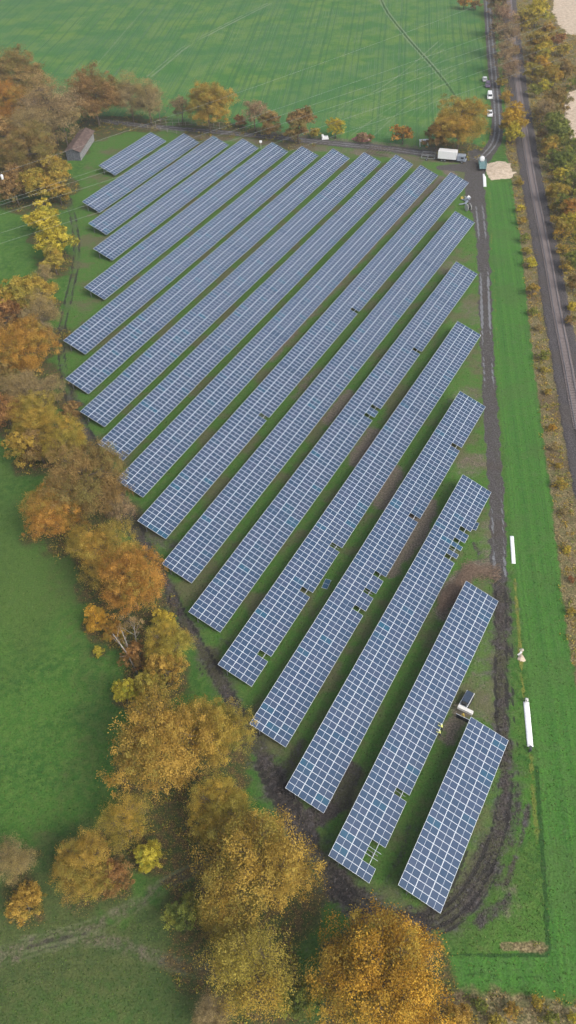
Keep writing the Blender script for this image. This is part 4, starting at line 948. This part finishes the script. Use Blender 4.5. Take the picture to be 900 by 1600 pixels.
o = pk.build('panel_stack', simple('stacked_glass', (.045, .065, .10), .2, nz=.15)); o.location = (*ld.location[:2], 0); o.rotation_euler = (0, 0, anl); tag(o, 'flat stack of dark solar panels on the tracked carrier', 'panel stack')
cb = G(725.5, 1113); cr_ = MB()
cr_.box((0, 0, 1.1), (.62, 2.6, .55)); o = cr_.build('packing_crate', ply, bevel=.02); o.location = (cb[0], cb[1]-.3, .1); o.rotation_euler = (0, 0, anl+rad(0)); tag(o, 'long pale packing crate across the front of the tracked carrier', 'crate')
cb = G(720, 1122.5); cr_ = MB(); cr_.box((0, 0, 1.0), (.05, 2.3, .07)); cr_.box((0, 0, .45), (.04, 2.22, 1.0), mi=1); o = cr_.build('upright_panel', [frame_m, glassv]); o.location = (cb[0]+.15, cb[1]-.35, .05); o.rotation_euler = (0, 0, anl); tag(o, 'solar panel standing on edge in front of the man in yellow', 'solar panel')

# ------------------------------------------------------------------ people
def person(p, face, pose, lab, jacket=hivis, hat=yellowp):
    sk = {'stand': dict(hip=(0, 0, .92), chest=(0, .03, 1.32), neck=(0, .04, 1.48), head=(0, .06, 1.66), sh=.2, el=((.27, .06, 1.16), (-.27, .06, 1.16)), ha=((.26, .22, .98), (-.26, .22, .98)), kn=((.11, .03, .48), (-.11, .03, .48)), ft=((.12, 0, .06), (-.12, 0, .06))),
          'reach': dict(hip=(0, 0, .92), chest=(0, .12, 1.30), neck=(0, .18, 1.45), head=(0, .24, 1.62), sh=.2, el=((.25, .38, 1.32), (-.25, .38, 1.32)), ha=((.2, .62, 1.42), (-.2, .62, 1.42)), kn=((.12, .06, .48), (-.13, -.04, .48)), ft=((.14, .12, .06), (-.15, -.14, .06))),
          'bend': dict(hip=(0, -.05, .86), chest=(0, .28, 1.05), neck=(0, .42, 1.08), head=(0, .58, 1.06), sh=.2, el=((.24, .42, .78), (-.24, .42, .78)), ha=((.16, .55, .52), (-.16, .55, .52)), kn=((.13, .12, .46), (-.13, .10, .46)), ft=((.15, .02, .06), (-.15, -.06, .06)))}[pose]
    V = [sk['hip'], sk['chest'], sk['neck'], sk['head']]; R_ = [.15, .17, .065, .10]; E = [(0, 1), (1, 2), (2, 3)]
    for k, s in enumerate((1, -1)):
        n = len(V); ch = sk['chest']; V += [(s*sk['sh'], ch[1]+.01, ch[2]+.1), sk['el'][k], sk['ha'][k], (sk['ha'][k][0]*.95, sk['ha'][k][1]+.09, sk['ha'][k][2]-.03)]; R_ += [.075, .052, .038, .032]; E += [(1, n), (n, n+1), (n+1, n+2), (n+2, n+3)]
        n = len(V); kn = sk['kn'][k]; ft = sk['ft'][k]; V += [(s*.10, sk['hip'][1], sk['hip'][2]-.06), kn, ft, (ft[0], ft[1]+.17, .04)]; R_ += [.095, .065, .045, .04]; E += [(0, n), (n, n+1), (n+1, n+2), (n+2, n+3)]
    me = bpy.data.meshes.new('person'); me.from_pydata(V, E, []); me.materials.append(jacket)
    o = link(bpy.data.objects.new('person', me)); o.location = p; o.rotation_euler = (0, 0, face)
    md = o.modifiers.new('skin', 'SKIN'); md.use_smooth_shade = True
    for i, sv_ in enumerate(me.skin_vertices[0].data if len(me.skin_vertices) else []): pass
    return o, sk, V, E, R_, lab, hat, jacket
def finish_person(args):
    o, sk, V, E, R_, lab, hat, jacket = args
    me = o.data
    if not me.skin_vertices:
        # add skin data through bmesh
        bm = bmesh.new(); bm.from_mesh(me); ly = bm.verts.layers.skin.verify()
        for v, r in zip(bm.verts, R_): v[ly].radius = (r, r*.8 if r > .12 else r)
        bm.verts.ensure_lookup_table(); bm.verts[0][ly].use_root = True; bm.to_mesh(me); bm.free()
    else:
        for v, r in zip(me.skin_vertices[0].data, R_): v.radius = (r, r*.8 if r > .12 else r)
    sb = o.modifiers.new('sub', 'SUBSURF'); sb.levels = 1; sb.render_levels = 1
    tag(o, lab, 'person', 'workers on the solar farm')
    h = sk['head']; m_ = MB(); m_.tube([(h[0], h[1], h[2]+.03), (h[0], h[1], h[2]+.05), (h[0], h[1], h[2]+.12), (h[0], h[1], h[2]+.17)], [.17, .135, .11, .03], 12); m_.build('hard_hat', hat, o, True)
    m_ = MB()
    for k in (0, 1):
        kn = sk['kn'][k]; ft = sk['ft'][k]; s = 1 if k == 0 else -1
        m_.tube([(s*.10, sk['hip'][1], sk['hip'][2]+.02), kn, (ft[0], ft[1], .1)], [.13, .09, .075], 10)
    m_.build('trousers', trous, o, True)
lowedge = lambda a, b, z=0: tuple(G(a, b, z))
def ppl(px, py, fa, pose, lab, **k):
    p = G(px, py, .9); finish_person(person((p[0], p[1], 0), fa, pose, lab, **k))
ppl(691, 1136, rad(62), 'reach', 'worker in pale yellow at the row edge, upper one of the two', hat=white)
ppl(688, 1145, rad(75), 'reach', 'worker in pale yellow at the row edge, lower one of the two', hat=white)
ppl(723.5, 1119, anl+math.pi/2, 'stand', 'worker in yellow standing between the pale crate and the upright panel', jacket=yellowp)
ppl(822, 1091, rad(185), 'bend', 'person bending over the upper end of the long white sheet', jacket=ply, hat=ply)
ppl(829.5, 1170, rad(5), 'bend', 'person in dark clothes bending over the lower end of the long white sheet', jacket=trous, hat=white)

# ------------------------------------------------------------------ white sheets, heaps and small things
def sheet(pa, pb, w_, lab, seed):
    rg = np.random.default_rng(seed); A = G(*pa); B_ = G(*pb); L_ = np.linalg.norm(B_-A); n = max(6, int(L_/.3)); m_ = MB(); V = []
    t_ = (B_-A)/L_; nn = np.array([-t_[1], t_[0], 0])
    for i in range(n+1):
        for j in range(5):
            u = i/n; v = (j-2)/2; q = t_*L_*u+nn*v*(w_/2*(1+rg.normal(0, .02))); V.append((q[0], q[1], .14+rg.normal(0, .025)-.03*abs(v)))
    nb_ = len(V); V += [(x, y, .02) for x, y, z in V]
    Fs = [(i*5+j, i*5+j+1, (i+1)*5+j+1, (i+1)*5+j) for i in range(n) for j in range(4)]; Fs += [tuple(nb_+k for k in f[::-1]) for f in Fs]
    Fs += [(i*5, (i+1)*5, nb_+(i+1)*5, nb_+i*5) for i in range(n)]+[(i*5+4, nb_+i*5+4, nb_+(i+1)*5+4, (i+1)*5+4) for i in range(n)]+[(j, nb_+j, nb_+j+1, j+1) for j in range(4)]+[(n*5+j, n*5+j+1, nb_+n*5+j+1, nb_+n*5+j) for j in range(4)]
    m_.poly(V, Fs); o = m_.build('white_sheet', tarp, None, True); o.location = tuple(A); return tag(o, lab, 'sheet', 'white sheets laid along the fence line')
sheet((799.5, 838), (802.5, 881), .75, 'short clean white sheet strip on grass beside the track', 1)
sheet((822, 1097), (828.5, 1167), .95, 'longest white sheet strip, with a person at each end', 2)
sheet((756.5, 272), (757.5, 292), 1.0, 'far white strip just below the teal trailer', 3)
def heap(px, py, rx, ry_, h, mt, nm, lab, cat_, seed, grp=None):
    rg = np.random.default_rng(seed); p = G(px, py); m_ = MB(); V = [(0, 0, h)]; K, A_ = 6, 18
    for k in range(1, K+1):
        for a in range(A_):
            u = k/K; th = a/A_*6.2832; rr = u*(1+rg.normal(0, .08)+.12*math.sin(th*3+seed)); z = h*(1-u)**.8*(1+rg.normal(0, .12)) if k < K else -.05; V.append((math.cos(th)*rx*rr, math.sin(th)*ry_*rr, z))
    Fs = [(0, 1+a, 1+(a+1) % A_) for a in range(A_)]+[(1+(k-1)*A_+a, 1+k*A_+a, 1+k*A_+(a+1) % A_, 1+(k-1)*A_+(a+1) % A_) for k in range(1, K) for a in range(A_)]
    m_.poly(V, Fs); o = m_.build(nm, mt, None, True); o.location = tuple(p); return tag(o, lab, cat_, grp)
sandm = simple('sand', (.62, .50, .38), .95, nz=.12, sc=4)
heap(814.5, 1029, .72, .85, .6, sandm, 'sand_heap', 'pale pinkish sand heap on the grass, larger of two', 'sand heap', 4, 'sand heaps')
heap(815, 1016, .5, .42, .35, simple('grey_sand', (.46, .42, .34), .95, nz=.12), 'sand_heap', 'small greyish sand heap above the pinkish one', 'sand heap', 5, 'sand heaps')
m_ = MB(); m_.box((0, 0, .12), (1.0, .3, .06), rz=.6); m_.box((.1, .1, .2), (.8, .25, .06), rz=.9); o = m_.build('boards', ply); o.location = tuple(G(812, 1022)); tag(o, 'few pale boards between the two sand heaps', 'boards')
# yard items by the eleventh row end
m_ = MB()
for x_ in (-.55, .55): m_.tube([(x_-.06, 0, 1.1), (x_+.06, 0, 1.1)], 1.1, 22)
m_.build('flange', simple('drum_wood', (.50, .49, .47), .8)); drum = C.objects[-1]; fl = drum
tmp = empty('cable_drum', tuple(G(731, 329)), rad(20), 'pale grey cable drum standing at the end of a row', 'cable drum'); fl.parent = tmp
m_ = MB(); m_.tube([(-.49, 0, 1.1), (.49, 0, 1.1)], .75, 18); m_.build('cable', dark, tmp, True)
heap(732, 309, .8, .5, .8, white, 'white_bag', 'crumpled white bag lying by the track near the cable drum', 'bag', 9)
m_ = MB(); m_.box((0, 0, .35), (.8, .6, .7), taper=(.85, .85)); o = m_.build('yellow_box', yellowp, bevel=.03); o.location = tuple(G(721.5, 311)); tag(o, 'tiny yellow-green box on the grass beside a row end', 'box')
m_ = MB()
for k in range(6): m_.box((random.uniform(-1.5, 1.5), random.uniform(-2, 2), .3+.12*k), (2.4, .5, .1), rz=random.uniform(0, 3))
o = m_.build('pallet_boards', grey_p); o.location = tuple(G(727, 318)); tag(o, 'loose grey boards in the gravel yard behind the drum', 'boards')
heap(567, 217, 3.6, 2.6, 1.8, simple('scrap_red', (.36, .16, .13), .9, nz=.4, sc=1.2), 'scrap_heap', 'reddish scrap heap in the hedge line', 'scrap heap', 12)
heap(572, 219, 1.3, 1.0, 1.0, simple('scrap_pink', (.6, .42, .36), .9, nz=.2), 'rubble_heap', 'small pale pink rubble heap at the foot of the scrap heap', 'rubble heap', 13)
m_ = MB(); m_.box((0, 0, .7), (2.6, 1.6, 1.0), taper=(.8, .9)); m_.box((-.9, 0, 1.5), (.8, 1.4, .6)); o = m_.build('white_tank', white, bevel=.15); o.location = tuple(G(508, 218)); tag(o, 'small white tank on the field edge under the yellow-green tree', 'tank')
m_ = MB(); m_.box((0, 0, 1.9), (3.2, 1.8, .3)); 
for a, b in ((-1.4, -.7), (1.4, -.7), (-1.4, .7), (1.4, .7)): m_.box((a, b, .9), (.16, .16, 1.8))
o = m_.build('white_awning', white); o.location = tuple(G(662, 228)); tag(o, 'small white open awning right of the round orange bush', 'awning')
# unfinished rack of steel behind the ninth row
m_ = MB()
for k in range(8): m_.box((k*1.1-4, 0, .9+.02*k), (.12, 6.5, .12), rz=0)
for y_ in (-3, 0, 3): m_.box((0, y_, .78), (9.2, .12, .12))
o = m_.build('steel_rack', simple('brown_steel', (.16, .12, .09), .8, nz=.3)); o.location = tuple(G(593, 240)); o.rotation_euler = (0, 0, -.53); tag(o, 'brown unfinished panel rack without panels behind the row ends', 'rack')
# white lamp-like box near row ends
m_ = MB(); m_.tube([(0, 0, 0), (0, 0, 2.6)], .05, 6); m_.box((0, 0, 2.7), (.9, .9, .5)); o = m_.build('weather_mast', white); o.location = tuple(G(408, 233)); tag(o, 'short mast with small white box at the far end of the fourth row', 'mast')

# fences at the top edge
wood = simple('fence_wood', (.34, .31, .27), .9, nz=.25)
def fence(pts, hgt, gap, rails, lab, mt, rr=.06):
    P = [G(a, b)[:2] for a, b in pts]; root = empty('fence', (P[0][0], P[0][1], 0), 0, lab, 'fence'); o0 = np.array([P[0][0], P[0][1]]); pm = MB(); pm.tube([(0, 0, 0), (0, 0, hgt)], rr, 6); pmesh = pm.mesh('post', [mt])
    rl = MB(); cnt = 0
    for a, b in zip(P[:-1], P[1:]):
        L_ = np.linalg.norm(b-a); n = max(1, int(L_/gap))
        for k in range(n):
            q = a+(b-a)*k/n-o0; o = bpy.data.objects.new('post', pmesh); o.location = (q[0], q[1], 0); link(o, root); cnt += 1
        for z in rails: rl.tube([(*(a-o0), z), (*(b-o0), z)], .035, 4)
    rl.build('rails', mt, root)
fence([(158,192),(200,196),(262,207),(290,212)], 1.5, 3.0, (.5, .95, 1.4), 'pale timber post and rail fence along the top left track', wood)
fence([(244,200),(260,197),(300,196),(352,203)], 2.6, 2.2, (.3, 1.3, 2.5), 'tall thin paling fence under the hedge trees', wood)
pole = MB(); pole.tube([(0, 0, 0), (0, 0, 9)], [.16, .1], 8); o = pole.build('wooden_pole', bark); o.location = tuple(G(251, 193)); tag(o, 'dark wooden pole at the field edge left of the golden hedge tree', 'pole')

# ------------------------------------------------------------------ power line
wirem = simple('wire_aluminium', (.40, .44, .42), .6, .1)
def wire(A, B_, z, lab, extend=1.25):
    a = G(*A, z); b = G(*B_, z); d = b-a; a2 = a-d*.12; b2 = b+d*(extend-1); pts = []
    for k in range(41):
        u = k/40; p = a2+(b2-a2)*u; p = p+np.array([0, 0, -1.2*4*u*(1-u)+.8]); pts.append(p)
    m_ = MB(); m_.tube(pts, .017, 5, cap=False); tag(m_.build('power_cable', wirem, None, True), lab, 'power cable', 'cables of the overhead power line'); return a2, b2
tops = []
for A, B_, z, lab in (((0, 273), (640, 49), 27, 'uppermost overhead power cable, crossing above the barn'), ((0, 318), (812, 37), 22, 'overhead power cable, second from the top at left edge'),
                     ((0, 323), (815, 54), 22, 'overhead power cable close under the second one'), ((0, 338), (830, 62), 22, 'overhead power cable, middle one over the two top rows'),
                     ((0, 367), (800, 95), 20, 'overhead power cable crossing the upper yellow tree'), ((0, 383), (790, 122), 20, 'lowest overhead power cable, crossing the lower yellow tree')):
    tops.append(wire(A, B_, z, lab))
ms = MB(); q = G(-75, 300, 26); bx, by = q[0]-3, q[1]
for sx, sy in ((-1, -1), (1, -1), (1, 1), (-1, 1)): ms.tube([(sx*1.6, sy*1.6, 0), (sx*.35, sy*.35, 30)], .12, 4)
for k in range(14):
    z0_, z1_ = k*2.1, (k+1)*2.1; r0_, r1_ = 1.6-1.25*z0_/30, 1.6-1.25*z1_/30
    for (ax, ay), (bx_, by_) in (((-1, -1), (1, -1)), ((1, -1), (1, 1)), ((1, 1), (-1, 1)), ((-1, 1), (-1, -1))): ms.tube([(ax*r0_, ay*r0_, z0_), (bx_*r1_, by_*r1_, z1_)], .06, 3)
o = ms.build('pylon', alum); o.location = (bx, by, 0)
tag(o, 'steel lattice pylon just past the left edge with its arm reaching in', 'pylon')
ar = MB(); tip = G(3, 276, 27); ar.tube([(0, 0, 28), (tip[0]-bx, tip[1]-by, 27.6)], [.35, .12], 4); ar.build('cross_arm', alum, o)
ins = MB(); ins.tube([(tip[0]-bx, tip[1]-by, 27.6), (tip[0]-bx, tip[1]-by, 27.3), (tip[0]-bx, tip[1]-by, 26.3)], [.25, .4, .3], 10); ins.build('insulator', white, o)

# ------------------------------------------------------------------ air
HAZE = .00024
if HAZE:
    hz = MB(); x_, y_ = 2500, 2500; hz.box((0, 600, 65.5), (2*x_, 2*y_, 133)); t = NT('haze'); t.n.remove(t.b)
    pv = t.new('ShaderNodeVolumePrincipled'); pv.inputs['Color'].default_value = (.86, .90, .95, 1); pv.inputs['Density'].default_value = HAZE; pv.inputs['Anisotropy'].default_value = .2
    t.l(pv.outputs[0], t.out.inputs['Volume']); t.m.cycles.homogeneous_volume = True if hasattr(t.m.cycles, 'homogeneous_volume') else False
    tag(hz.build('haze', t.m), kind='stuff')
